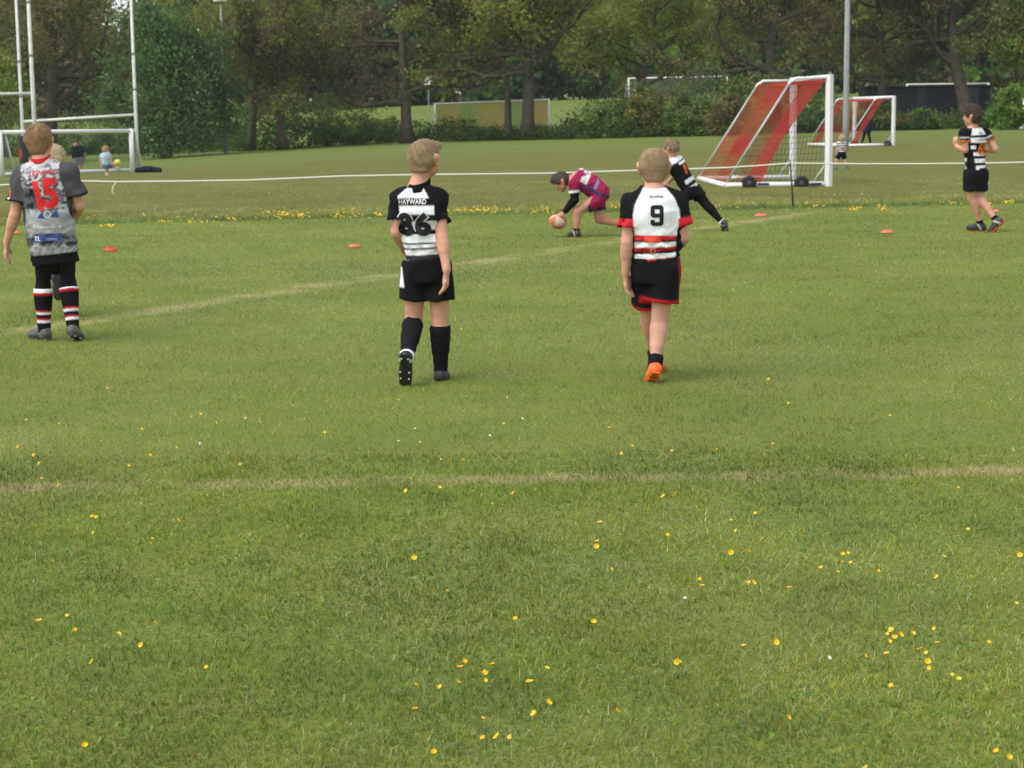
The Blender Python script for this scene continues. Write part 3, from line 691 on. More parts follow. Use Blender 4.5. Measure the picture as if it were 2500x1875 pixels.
#==FIGURES==
# ------------------------------------------------------------------ boy 86 (black and white hoops)
z = zoomer(900, 310, 2.554)
def shirt86(V, ax):
    X, Y = px_of(V, ax); x = (X - 900) * 2.554; y = (Y - 310) * 2.554; y = y + (x - 320) * .06 * sstep(640, 760, y)
    w = poly_mask(x, y, [(240, 380), (345, 380), (378, 440), (172, 440)]) | ((y > 486) & (y < 540) & (x > 143) & (x < 412)) | ((y > 581) & (y < 632) & (x > 190) & (x < 430))
    w |= (y > 663) & ~((y > 716) & (y < 727)) & ~((y > 748) & (y < 760))
    d = np.minimum(seg_d(V, ax['j']['shL'], ax['j']['elL'])[0], seg_d(V, ax['j']['shR'], ax['j']['elR'])[0])
    lat = np.abs((V - ax['pv']) @ ax['side'])
    w &= ~((d < .075) & (lat > .118) & (y < 640))
    c = np.where(w[:, None], WHITE, BLACK); return np.where((y > 792)[:, None], DGREY, c)
def shorts86(V, ax):
    lat = (V - ax['pv']) @ ax['side']; up = V[:, 2] - ax['pv'][2]
    m = (np.abs(lat) > .147) & (up > -.12) & (up < -.0) & (np.abs((V - ax['pv']) @ ax['bf']) < .055); return np.where(m[:, None], WHITE, BLACK)
K86 = 417 * 2.554
PV = (365, 868)
def c86(zx, zy): return (900 + zx / 2.554, 310 + zy / 2.554)
person((1045, 931), dict(hd=z(345, 204, .02), nk=z(305, 372), pv=z(*PV), shL=z(196, 448), shR=z(430, 446), elL=z(178, 655, .0), wrL=z(225, 770, .2), elR=z(458, 690, -.07), wrR=z(486, 892, -.13),
    hpL=z(292, 880), hpR=z(436, 880), knL=z(280, 1215, .05), knR=z(446, 1225, .03), anL=z(238, 1435, -.16), anR=z(450, 1512, .05)),
    dict(label='boy in black and white hooped jersey with HAYWARD and 86 on his back', S=.95, HS=.98, hd=(.55, 1, -.02), h=.0074, seed=2, tw=(.122, .105, .125),
    ftL=(-.04, .38, -.92), ftR=(.1, 1, 0), handR=dict(d=(-.08, .12, -1), n=(-.8, .1, 0), curl=.55, thumb=1, s=1.22), skin=(0.612, 0.306, 0.211),
    hair=dict(col=(.38, .27, .15), dark=(.19, .125, .07), th=.004, rough=.003, rs=60, fade=.45, nape=.075, sl=.024, lift=.08, extra=[((.03, .0, .062), (.108, .018, .07), .054, .038), ((-.04, 0, .04), (.04, 0, .052), .064, .06)]),
    shirt=dict(hem=.04, w=(.14, .118, .125), slv=.6, slr=(.052, .06), col=shirt86, collar=BLACK, ch=.036, cr=.074, fold=.006, wl=.1, hemtilt=(.02, 0, 0),
        prints=[dict(text='HAYWARD', px=c86(278, 461), size=.03, col=(.7, .7, .7), xs=.8, bold=.025, spacing=1.0),
                dict(text='8', px=c86(236, 602), size=.149, col=(.7, .7, .7), bold=.09, xs=.97, shear=-.12, off=.006), dict(text='8', px=c86(236, 602), size=.138, col=(.012, .012, .014), bold=.055, xs=.95, shear=-.12, off=.0095),
                dict(text='6', px=c86(344, 600), size=.149, col=(.7, .7, .7), bold=.09, xs=1.08, shear=-.08, off=.006), dict(text='6', px=c86(344, 600), size=.138, col=(.012, .012, .014), bold=.055, xs=1.08, shear=-.08, off=.0095)]),
    shorts=dict(len=.56, r=(.088, .094), wr=.132, col=shorts86, top=.05, fold=.003),
    socks=dict(top=.04, topR=.03, col=BLACK * 1.2, colL=lambda t: np.where((t > .93)[:, None], WHITE, BLACK * 1.2), loose=True), boots=dict(col=(.02, .02, .022), sole=(.02, .02, .02), stud=(.5, .6, .35), trim=(.5, .55, .35))))

# ------------------------------------------------------------------ boy 9 (white, black and red)
z = zoomer(1470, 330, 2.635)
def shirt9(V, ax):
    X, Y = px_of(V, ax); x = (X - 1470) * 2.635; y = (Y - 330) * 2.635; y2 = y + (x - 330) * .07 * sstep(640, 800, y)
    w = poly_mask(x, y, [(262, 335), (405, 335), (455, 395), (488, 470), (496, 540), (478, 610), (474, 645), (206, 645), (192, 540), (192, 500), (206, 440), (240, 375)])
    c = np.where(w[:, None], WHITE, BLACK)
    inn = (x > 205) & (x < 468)
    for a, b, k in ((638, 668, RED), (682, 714, WHITE), (714, 737, RED), (755, 786, WHITE), (786, 808, RED)): c = np.where((inn & (y2 > a) & (y2 < b))[:, None], k, c)
    for q in 'LR':
        sh, el = ax['j']['sh' + q], ax['j']['el' + q]; d, t = seg_d(V, sh, el); L = np.linalg.norm(el - sh)
        tt = ((V - sh) @ unit(el - sh)); e = np.linalg.norm(ax['sl'][q] - sh); lat = np.abs((V - ax['pv']) @ ax['side'])
        c = np.where(((tt > e - .045) & (tt < e + .012) & (d < .085) & (lat > .13))[:, None], RED * 1.1, c)
    return c
def shorts9(V, ax):
    c = np.tile(BLACK, (len(V), 1)); lat = (V - ax['pv']) @ ax['side']
    for (e, d) in ax['short_end']: c = np.where(((np.abs((V - e) @ d) < .024) & (np.linalg.norm(V - e, axis=1) < .135))[:, None], RED * .75, c)
    return np.where(((lat > .128) & (V[:, 1] > -.2))[:, None], RED * .6, c)
K9 = 417 * 2.635
def c9(zx, zy): return (1470 + zx / 2.635, 330 + zy / 2.635)
person((1600, 927), dict(hd=z(333, 210, .03), nk=z(336, 340), pv=z(345, 850), shL=z(190, 440), shR=z(484, 440), elL=z(160, 690, -.03), wrL=z(150, 888, .0), elR=z(520, 660, .0), wrR=z(470, 745, .2),
    hpL=z(285, 870, .02), hpR=z(405, 870, -.02), knL=z(300, 1190, .16), knR=z(366, 1225, .0), anL=z(348, 1440, .32), anR=z(340, 1478, -.1)),
    dict(label='boy in white jersey with black number 9 and bright orange boots', S=.93, HS=.97, hd=(0, 1, -.03), h=.0074, seed=5, tw=(.13, .115, .125),
    ftL=(.25, 1, -.1), ftR=(-.12, .85, -.5), handL=dict(d=(.12, .15, -1), n=(.8, -.3, 0), curl=.55, thumb=-1, s=1.22), skin=(0.632, 0.332, 0.236),
    hair=dict(col=(.36, .25, .14), dark=(.22, .145, .08), th=.004, rough=.002, rs=90, fade=.5, nape=.085, sl=.009, lift=.5, extra=[((-.03, .025, .042), (.03, .02, .045), .06, .055), ((-.03, -.025, .042), (.03, -.02, .045), .06, .055)]),
    shirt=dict(hem=.045, w=(.158, .142, .138), slv=.62, slr=(.058, .077), col=shirt9, collar=RED * .8, ch=.012, cr=.068, fold=.005, wl=.12, bunch=.007, hemtilt=(-.13, 0, 0),
        prints=[dict(text='Archie', px=c9(338, 388), size=.018, col=(.03, .03, .04), xs=1.25, bold=.015),
                dict(px=c9(343, 510), col=(.015, .015, .02), poly=[[(-.0255, .06), (-.0375, .048), (-.0375, .037), (.0375, .037), (.0375, .048), (.0255, .06)], [(.0145, .037), (.0145, -.037), (.0375, -.037), (.0375, .037)],
                    [(-.0375, .037), (-.0375, .012), (-.0145, .012), (-.0145, .037)], [(-.0375, .012), (-.0375, .0), (-.0255, -.011), (.0145, -.011), (.0145, .012)], [(-.0375, -.037), (-.0375, -.048), (-.0255, -.06), (.0255, -.06), (.0375, -.048), (.0375, -.037)], [(-.0375, -.024), (-.0375, -.037), (-.0145, -.037), (-.0145, -.024)]]),
                dict(poly=[(-.05, -.019), (.05, -.019), (.05, .019), (-.05, .019)], px=c9(316, 660), col=(.7, .05, .03)),
                dict(text='o', px=c9(318, 737), size=.036, col=(.35, .12, .06), bold=.03), dict(text='THE', px=c9(335, 354), size=.006, col=(.45, .45, .5), xs=3.2)]),
    shorts=dict(len=.62, lenL=.66, lenR=.56, r=(.098, .108), wr=.142, col=shorts9, top=.06, fold=.0022), leggings=dict(to=.33, col=BLACK), socks=dict(top=.76, col=BLACK * 1.2), studs=True,
    boots=dict(col=(.85, .13, .02), sole=(.75, .12, .02), stud=(.8, .2, .03), trim=(.75, .7, .05))))

# ------------------------------------------------------------------ boy 15 (grey printed jersey)
z = zoomer(0, 260, 2.764)
def shirt15(V, ax):
    X, Y = px_of(V, ax); x = X * 2.764; y = (Y - 260) * 2.764
    n1 = fbm(x * .018, y * .03, s=4); n2 = fbm(x * .04 + y * .03, y * .05 - x * .02, s=9); n3 = vn(x * .09 + y * .05, y * .03, s=12)
    g = np.where(n1 > .5, .55, .13); g = np.where(n2 > .62, .06, g); g = np.where((np.abs(n2 - .55) < .018) & (y > 400), .65, g)
    top = sstep(470, 380, y); g = g * (1 - top) + top * np.where(n2 > .6, .2, .55)
    dark = sstep(500, 560, y) * sstep(720, 660, y) * sstep(330, 230, x); g = g * (1 - .8 * dark)
    mid = sstep(690, 730, y) * sstep(900, 830, y); g = g * (1 - mid) + mid * (.12 + .5 * n1)
    low = sstep(840, 880, y) * sstep(945, 915, y); g = g * (1 - low * .6)
    hemb = sstep(925, 950, y); g = g * (1 - hemb) + hemb * (.2 + .12 * (n3 > .5))
    c = (g * .98)[:, None] * np.array([1, 1, 1.03])
    slv = np.zeros(len(V), bool)
    for q in 'LR':
        d, t = seg_d(V, ax['j']['sh' + q], ax['j']['el' + q]); lat = np.abs((V - ax['pv']) @ ax['side']); slv |= (d < .1) & (lat > .135 + .05 * (V[:, 2] - ax['pv'][2] < .2))
    edge = np.zeros(len(V), bool)
    for q in 'LR':
        tt = (V - ax['j']['sh' + q]) @ unit(ax['j']['el' + q] - ax['j']['sh' + q]); e_ = np.linalg.norm(ax['sl'][q] - ax['j']['sh' + q]); edge |= (tt > e_ - .012) & (tt < e_ + .012)
    c = np.where(slv[:, None], np.where(edge[:, None], .02, .075) * np.array([1, 1, 1.05]), c); return c
def sock15(t):
    c = np.tile(BLACK * 1.1, (len(t), 1))
    for a, b, k in ((.0, .135, WHITE), (.135, .2, RED), (.56, .61, RED), (.61, .67, WHITE), (.76, .81, RED), (.81, .87, WHITE)): c = np.where(((t > a) & (t < b))[:, None], k, c)
    return c
K15 = 347.5 * 2.764
def c15(zx, zy): return (zx / 2.764, 260 + zy / 2.764)
p15 = person((141, 831), dict(hd=z(263, 236, .02), nk=z(275, 352), pv=z(365, 1005), shL=z(155, 455), shR=z(466, 448), elL=z(100, 735, -.03), wrL=z(45, 920, .0), elR=z(535, 670, .03), wrR=z(505, 760, .22),
    hpL=z(292, 1020), hpR=z(447, 1020), knL=z(292, 1215, .03), knR=z(462, 1195, .0), anL=z(297, 1492, .03), anR=z(492, 1478, -.06)),
    dict(label='tall boy in grey and white printed jersey with red 15 and striped socks', S=1.0, HS=1.01, hd=(0, 1, -.03), h=.0076, seed=9, tw=(.14, .125, .13),
    ftL=(-.75, .65, -.02), ftR=(.08, .93, -.3), handL=dict(d=(-.12, .1, -1), n=(.9, .1, 0), curl=.5, thumb=-1, s=1.15), skin=(0.612, 0.306, 0.211),
    hair=dict(col=(.34, .21, .1), dark=(.17, .1, .05), th=.008, rough=.004, rs=60, fade=.25, nape=.095, sl=.028, extra=[((-.03, .02, .043), (.03, .02, .045), .062, .058), ((-.03, -.02, .043), (.03, -.02, .045), .062, .058)]),
    shirt=dict(hem=.012, w=(.178, .168, .178), slv=.68, slr=(.062, .08), col=shirt15, collar=RED * 1.2, ch=.02, cr=.072, fold=.006, wl=.13,
        prints=[dict(text='LEWING', px=c15(312, 443), size=.035, col=(.55, .03, .05), xs=1.05, rot=.08, bold=.01),
                dict(text='1', px=c15(288, 597), size=.205, col=(.72, .02, .025), bold=.035, xs=.9, shear=-.2), dict(text='5', px=c15(368, 580), size=.215, col=(.72, .02, .025), bold=.05, xs=.78, shear=-.08),
                dict(poly=[(-.03, -.02), (.03, -.02), (.012, .028)], px=c15(308, 727), col=(.03, .06, .25)), dict(poly=[(-.03, -.02), (.03, -.02), (.012, .028)], px=c15(395, 720), col=(.03, .06, .25)),
                dict(text='O', px=c15(350, 722), size=.05, col=(.6, .6, .6)),
                dict(text='Reconomy', px=c15(325, 808), size=.034, col=(.75, .75, .72), bold=.012, xs=.95), dict(text='o', px=c15(428, 803), size=.022, col=(.7, .75, .75), bold=.05),
                dict(poly=[(-.095, -.028), (.098, -.018), (.098, .034), (-.095, .026)], px=c15(348, 880), col=(.05, .07, .22)),
                dict(text='TL', px=c15(280, 884), size=.032, col=(.75, .75, .78), bold=.02, off=.007), dict(text='Lighting', px=c15(376, 886), size=.024, col=(.3, .35, .5), off=.007)]),
    shorts=dict(len=.1, r=(.076, .084), wr=.16, col=BLACK, top=.03, fold=.003, crotch=-.02, crotch_r=.05, seat=.06), thigh=.8, under=True, leggings=dict(to=.96, col=BLACK * 1.1, s=.8), socks=dict(top=.04, topR=.1, col=sock15),
    boots=dict(col=(.085, .083, .075), sole=(.08, .08, .08), stud=(.65, .65, .65), trim=(.2, .2, .19))))
# sleeve badge of boy 15
r15, j15, a15 = p15
sl = lerp(j15['shL'], j15['elL'], .5)
o_sl = V3(-.088, -.012, 0)
sh_ob = [o for o in r15.children if o.name.startswith('shirt')][0]
def side_patch(sh_ob, c, d, w, h, col, name):
    me = sh_ob.data; bv = BVHTree.FromPolygons([v.co[:] for v in me.vertices], [p.vertices[:] for p in me.polygons]); d = unit(d)
    a = unit(np.cross(d, V3(0, 0, 1))); u = V3(0, 0, 1); n = 5; V = []
    for iy in range(n):
        for ix in range(n):
            p = c + a * w * (ix / (n - 1) - .5) + u * h * (iy / (n - 1) - .5); hh = bv.ray_cast(Vector(p + d * .3), Vector(-d))
            q = np.array(hh[0]) if hh[0] is not None else p; V.append(q + d * .004)
    F = [[i * n + k, i * n + k + 1, (i + 1) * n + k + 1, (i + 1) * n + k] for i in range(n - 1) for k in range(n - 1)]
    m = MB().add(V, F); return m.build(name, M_print(col), sh_ob, True)
side_patch(sh_ob, sl + V3(0, 0, .012), (-.75, -.66, 0), .05, .055, (.75, .2, .05), 'badge')
side_patch(sh_ob, sl + V3(0, 0, -.03), (-.75, -.66, 0), .05, .028, (.7, .7, .7), 'badge')

# ------------------------------------------------------------------ fair boy hidden behind boy 15
z = zoomer(0, 0, 1)
bp = hit(136, 775)
person((134, 775), dict(hd=z(133, 392, .0), nk=z(130, 425), pv=z(130, 575), shL=z(92, 445), shR=z(168, 445), elL=z(85, 510, .05), wrL=z(95, 545, .15), elR=z(172, 510, .05), wrR=z(160, 545, .15),
    hpL=z(112, 580), hpR=z(150, 580), knL=z(132, 665, .1), knR=z(160, 668, .05), anL=z(138, 680, -.2), anR=z(168, 750, 0)),
    dict(label='fair haired boy almost hidden behind the tall boy with the red 15', S=.92, HS=1.0, hd=(.3, 1, 0), h=.012, seed=12, tw=(.12, .11, .12), fingers=False, ftL=(0, .1, -1), ftR=(0, 1, 0), skin=(0.612, 0.315, 0.220),
    hair=dict(col=(.55, .45, .27), dark=(.33, .26, .15), th=.014, rough=.004, nape=.09), shirt=dict(hem=.02, w=(.14, .125, .13), col=lambda V, ax: np.tile(DGREY, (len(V), 1)), collar=BLACK),
    shorts=dict(len=.6, r=(.09, .095), col=BLACK), socks=dict(top=.1, col=BLACK), boots=dict(col=(.03, .03, .035)), studs=False))

# ------------------------------------------------------------------ boy in maroon bending to the ball
z = zoomer(1300, 310, 4.254)
MAR, NAVY = V3(.31, .018, .075), V3(.025, .03, .07)
def shirt_mar(V, ax):
    t = (V - ax['pv']) @ ax['spine']; b = (V - ax['pv']) @ ax['bf']; n = fbm(V[:, 0] * 14, V[:, 1] * 14, V[:, 2] * 14, 6)
    c = np.tile(MAR, (len(V), 1)); bk = (b < -.03)
    c = np.where((bk & (t > .2) & (t < .29) & (n > .42))[:, None], WHITE * .8, c); c = np.where((bk & (t > .2) & (t < .27) & (n < .38))[:, None], V3(.08, .09, .25), c)
    c = np.where((bk & (t > .31) & (t < .36) & (n > .55))[:, None], WHITE * .7, c); c = np.where((bk & (t > .06) & (t < .1) & (n > .5))[:, None], V3(.25, .3, .5), c)
    s_ = np.abs((V - ax['pv']) @ ax['side']); c = np.where(((s_ > .1) & (np.abs(b + .0) < .02) & (t < .25))[:, None], V3(.06, .06, .14), c)
    for q in 'LR':
        sh, el = ax['j']['sh' + q], ax['j']['el' + q]; e = np.linalg.norm(ax['sl'][q] - sh); tt = (V - sh) @ unit(el - sh); d, _ = seg_d(V, sh, el)
        c = np.where(((tt > e - .05) & (tt < e + .012) & (d < .075))[:, None], NAVY, c); c = np.where((((np.abs(tt - e + .012) < .006) | (np.abs(tt - e + .03) < .006)) & (d < .075))[:, None], WHITE, c)
    return c
def shorts_mar(V, ax):
    c = np.tile(MAR, (len(V), 1)); s_ = (V - ax['pv']) @ ax['side']
    c = np.where(((np.abs(s_) > .1) & (np.abs((V - ax['pv']) @ ax['bf']) < .025))[:, None], NAVY * 1.5, c)
    for (e, d) in ax['short_end']: c = np.where(((((V - e) @ d) > -.045) & (np.linalg.norm(V - e, axis=1) < .14))[:, None], NAVY, c)
    return c
person((1409, 578), dict(hd=z(304, 572, -.0), nk=z(402, 548), pv=z(690, 690), shL=z(425, 585, -.13), shR=z(445, 590, .13), elL=z(440, 755, -.14), wrL=z(335, 880, -.07), elR=z(440, 760, .14), wrR=z(320, 890, .08),
    hpL=z(650, 765, -.07), hpR=z(675, 765, .07), knL=z(460, 880, -.1), knR=z(690, 960, .08), anL=z(458, 1075, -.1), anR=z(985, 1020, .08)),
    dict(label='boy in maroon jersey bending down to pick up the rugby ball', S=1.0, HS=1.02, fwd=(-1, .0, -.0), hd=(-.78, -.08, -.62), hu=(-.62, 0, .78), h=.0105, seed=15, arch=(.01, 0, .055), flat=1.15, tw=(.125, .115, .125), ftL=(-.55, .8, -.05), ftR=(-.2, 0, -1), face=True,
    handL=dict(d=(-.8, .15, -.6), n=(.0, .9, -.4), curl=.4), handR=dict(d=(-.8, -.15, -.6), n=(0, -.9, -.4), curl=.4), skin=(0.510, 0.254, 0.169),
    hair=dict(col=(.075, .06, .05), dark=(.035, .03, .026), th=.014, rough=.003, nape=.06, line=.034, extra=[((.03, 0, .09), (.06, 0, .08), .05, .045)]),
    shirt=dict(hem=-.05, w=(.15, .15, .15), slv=.62, slr=(.062, .066), col=shirt_mar, collar=WHITE, fold=.006, wl=.1), shorts=dict(len=.5, r=(.095, .1), wr=.14, col=shorts_mar, top=.06), socks=dict(top=.88, col=BLACK),
    boots=dict(col=(.03, .02, .022), trim=(.6, .6, .6), sole=(.25, .02, .02))))
# black undersleeves worn under the maroon jersey
pm = [o for o in COL.objects if o.get('label', '').startswith('boy in maroon')][0]
jm = dict(el=[at(*z(440, 755)[:2], pm.location.y - .14), at(*z(440, 760)[:2], pm.location.y + .14)], wr=[at(*z(335, 880)[:2], pm.location.y - .07), at(*z(320, 890)[:2], pm.location.y + .08)], sh=[at(*z(425, 585)[:2], pm.location.y - .13), at(*z(445, 590)[:2], pm.location.y + .13)])
for i in (0, 1):
    L0 = np.array(pm.location); S_, E_, W_ = [jm[k][i] - L0 for k in ('sh', 'el', 'wr')]
    Lp = [PR(lerp(S_, E_, .5), E_, .055, .048), PR(E_, lerp(E_, W_, .3), .05, .049), PR(lerp(E_, W_, .3), lerp(E_, W_, .93), .049, .036)]
    f = Field(*bounds(Lp), .007).add(Lp).ripple(.0015, .04, 3); sdf_obj('undersleeve', f, M_CLOTH, pm, BLACK * 1.1)

# ------------------------------------------------------------------ boy in black with orange trim, lunging
def shirt_or(V, ax):
    t = (V - ax['pv']) @ ax['spine'] / np.linalg.norm(ax['nk'] - ax['pv']); b = (V - ax['pv']) @ ax['bf']; s_ = (V - ax['pv']) @ ax['side']
    c = np.tile(BLACK, (len(V), 1)); bk = b < .03
    n = fbm(V[:, 0] * 20, V[:, 1] * 20, V[:, 2] * 20, 3)
    c = np.where((bk & (t > .84))[:, None], WHITE, c); c = np.where((bk & (t > .42) & (t < .74) & (s_ > -.02) & (n > .45))[:, None], V3(.65, .13, .02), c)
    c = np.where((bk & (t > .74) & (t < .8) & (s_ > -.05))[:, None], WHITE, c)
    for a, e in ((.2, .31), (.0, .1)): c = np.where((bk & (t > a) & (t < e) & (s_ > -.09))[:, None], WHITE * .9, c)
    for q in 'LR':
        sh, el = ax['j']['sh' + q], ax['j']['el' + q]; e = np.linalg.norm(ax['sl'][q] - sh); tt = (V - sh) @ unit(el - sh); d, _ = seg_d(V, sh, el)
        c = np.where(((tt > e - .015) & (tt < e + .012) & (d < .075))[:, None], ORANGE, c); c = np.where(((tt > .06) & (tt < .1) & (d < .06) & (n > .55))[:, None], WHITE * .8, c)
    return c
person((1768, 565), dict(hd=z(1432, 228, .0), nk=z(1448, 318), pv=z(1640, 655), shL=z(1405, 400, -.1), shR=z(1520, 355, .12), elL=z(1370, 500, -.05), wrL=z(1330, 560, .1), elR=z(1500, 480, .18), wrR=z(1420, 560, .22),
    hpL=z(1625, 680, -.06), hpR=z(1690, 665, .06), knL=z(1490, 760, .05), knR=z(1822, 825, .03), anL=z(1440, 960, .1), anR=z(1965, 985, .0)),
    dict(label='boy in black jersey with orange trim lunging behind the boy with number 9', S=1.0, HS=1.0, fwd=(-.75, .66, 0), hd=(-.85, .45, -.1), h=.0105, seed=18, tw=(.12, .11, .12), ftL=(-1, .2, 0), ftR=(.1, .75, -.65), face=True, skin=(0.561, 0.280, 0.194),
    hair=dict(col=(.3, .22, .12), dark=(.14, .1, .055), th=.02, rough=.012, rs=45, nape=.05), shirt=dict(hem=-.02, w=(.14, .125, .13), slv=.62, col=shirt_or, collar=ORANGE * .8, fold=.005),
    shorts=dict(len=.45, r=(.09, .092), col=BLACK, top=.05), leggings=dict(to=.97, col=BLACK * 1.1), socks=dict(top=.93, col=WHITE), boots=dict(col=(.04, .04, .045), trim=(.75, .75, .75), sole=(.1, .1, .1))))

# ------------------------------------------------------------------ boy jogging at the right edge
z = zoomer(2250, 230, 4.484)
def shirt_r(V, ax):
    X, Y = px_of(V, ax); x = (X - 2250) * 4.484; y = (Y - 230) * 4.484; b = (V - ax['pv']) @ ax['bf']
    w = poly_mask(x, y, [(512, 450), (545, 365), (655, 365), (698, 440)])
    for a, e, l, r in ((475, 530, 512, 718), (562, 602, 515, 572), (636, 672, 545, 690), (704, 748, 558, 700), (778, 826, 575, 715)): w |= (y > a) & (y < e) & (x > l) & (x < r)
    w |= ((y > 700) & (y < 735) | (y > 778) & (y < 815)) & (x < 478)
    c = np.where(w[:, None], WHITE, BLACK)
    for q in 'LR':
        sh, el = ax['j']['sh' + q], ax['j']['el' + q]; e = np.linalg.norm(ax['sl'][q] - sh); tt = (V - sh) @ unit(el - sh); d, _ = seg_d(V, sh, el); lat = np.abs((V - ax['pv']) @ ax['side'])
        slv = (d < .075) & (tt > .03) & (lat > .1); c = np.where(slv[:, None], BLACK, c)
        c = np.where(((tt > e - .016) & (tt < e + .012) & (d < .08) & (lat > .11))[:, None], ORANGE, c); c = np.where((slv & (tt > e - .06) & (tt < e - .04))[:, None], WHITE * .6, c)
    return c
KR = 196 * 4.484
def cr_(zx, zy): return (2250 + zx / 4.484, 230 + zy / 4.484)
person((2396, 566), dict(hd=z(552, 250, .0), nk=z(562, 368), pv=z(592, 855), shL=z(475, 425, -.06), shR=z(690, 425, .06), elL=z(478, 612, -.08), wrL=z(385, 572, .02), elR=z(808, 600, .0), wrR=z(700, 620, .18),
    hpL=z(545, 870, -.02), hpR=z(640, 870, .02), knL=z(548, 1130, .02), knR=z(628, 1135, .05), anL=z(648, 1418, .05), anR=z(815, 1378, -.12)),
    dict(label='dark haired boy jogging at the right in black jersey with orange number', S=1.05, HS=1.03, fwd=(-.35, .94, 0), hd=(-.9, .43, -.02), h=.0105, seed=21, tw=(.12, .11, .12), ftL=(-.85, .5, 0), ftR=(-.6, .3, -.7), face=True, skin=(0.592, 0.297, 0.203),
    handL=dict(d=(-.25, .1, 1), n=(.6, .6, 0), curl=1.0), hair=dict(col=(.07, .045, .03), dark=(.03, .02, .015), th=.024, rough=.012, rs=45, nape=.08, extra=[((-.03, 0, .09), (.02, 0, .1), .07, .065)]),
    shirt=dict(hem=.01, w=(.145, .13, .135), slv=.52, slr=(.062, .066), col=shirt_r, collar=ORANGE, cr=.066, fold=.005,
        prints=[dict(text='65', px=cr_(632, 597), size=.15, col=(.6, .12, .015), bold=.05, xs=.85), dict(text='WARRIORS', px=cr_(612, 498), size=.03, col=(.25, .03, .04), xs=.95), dict(text='A', px=cr_(612, 425), size=.03, col=(.05, .05, .05), xs=2)]),
    shorts=dict(len=.7, r=(.098, .1), wr=.135, col=BLACK * 1.2, top=.05), socks=dict(top=.86, col=BLACK), boots=dict(col=(.03, .03, .035), trim=(.5, .5, .5), sole=(.8, .1, .03), stud=(.8, .1, .03))))

# ------------------------------------------------------------------ small far figures
z = zoomer(1650, 150, 3.687)
def shirt_k(V, ax):
    t = (V[:, 2] - ax['pv'][2]); return np.where((np.floor(t / .028) % 2 == 0)[:, None], BLACK, WHITE)
person((2057, 413), dict(hd=z(1494, 697), nk=z(1494, 726), pv=z(1492, 822), shL=z(1467, 740), shR=z(1522, 740), elL=z(1452, 790), wrL=z(1448, 830), elR=z(1532, 790), wrR=z(1530, 825, .05),
    hpL=z(1475, 832), hpR=z(1508, 832), knL=z(1444, 890), knR=z(1520, 893), anL=z(1442, 952), anR=z(1546, 954)),
    dict(label='small blond child in black and white striped shirt by the lamp post', S=.66, HS=.85, h=.012, tw=(.12, .12, .125), fingers=False, skin=(0.612, 0.306, 0.211), hair=dict(col=(.55, .42, .25), th=.012, nape=.07), studs=False,
    shirt=dict(hem=.0, w=(.095, .085, .09), slv=.45, slr=(.06, .06), col=shirt_k, fold=.002, prints=[dict(text='36', c=(0, .12), size=.06, col=(.5, .06, .05), bold=.05)]), shorts=dict(len=.75, r=(.095, .1), wr=.09, col=BLACK, top=.03, fold=.002), socks=dict(top=.8, col=V3(.03, .08, .15)), boots=dict(col=(.05, .12, .2)), seed=3))
person((2115, 353), dict(hd=z(1752, 497, -.05), nk=z(1742, 522), pv=z(1715, 630), shL=z(1712, 540), shR=z(1766, 540), elL=z(1700, 590), wrL=z(1722, 618, .2), elR=z(1772, 590), wrR=z(1750, 618, .2),
    hpL=z(1702, 632), hpR=z(1730, 632), knL=z(1688, 690), knR=z(1744, 690), anL=z(1672, 737), anR=z(1752, 738)),
    dict(label='man in dark jacket and trousers standing inside the far goal', S=.95, HS=1.0, h=.02, fingers=False, fwd=(.3, 1, 0), hd=(.5, .8, -.3), skin=(0.357, 0.193, 0.144), hair=dict(col=(.16, .16, .16), th=.01), studs=False, tw=(.13, .13, .13),
    shirt=dict(hem=-.05, w=(.2, .19, .18), slv=1.0, slr=(.07, .06), col=lambda V, ax: np.tile(V3(.02, .025, .045), (len(V), 1)), fold=.004), leggings=dict(to=.99, col=V3(.014, .018, .022)), boots=dict(col=(.04, .04, .045)), seed=4))
z = zoomer(0, 0, 3.16)
person((189, 424), dict(hd=z(587, 1112), nk=z(590, 1135), pv=z(605, 1215), shL=z(566, 1148), shR=z(636, 1146), elL=z(553, 1185), wrL=z(556, 1215, .05), elR=z(652, 1180), wrR=z(656, 1208, .05),
    hpL=z(590, 1222), hpR=z(622, 1222), knL=z(588, 1280), knR=z(622, 1280), anL=z(588, 1335), anR=z(630, 1332)),
    dict(label='man in black top and grey shorts standing behind the white goal', S=.95, HS=1.0, h=.02, fingers=False, fwd=(.1, -1, 0), skin=(0.510, 0.254, 0.169), hair=dict(col=(.12, .08, .05), th=.006), studs=False, tw=(.13, .13, .13),
    shirt=dict(hem=-.0, w=(.21, .19, .18), slv=.98, slr=(.07, .055), col=lambda V, ax: np.tile(V3(.012, .014, .022), (len(V), 1)), fold=.004), shorts=dict(len=.75, r=(.1, .11), wr=.17, col=V3(.16, .17, .19), top=.03), socks=dict(top=.9, col=WHITE * .6), boots=dict(col=(.3, .3, .32)), seed=6))
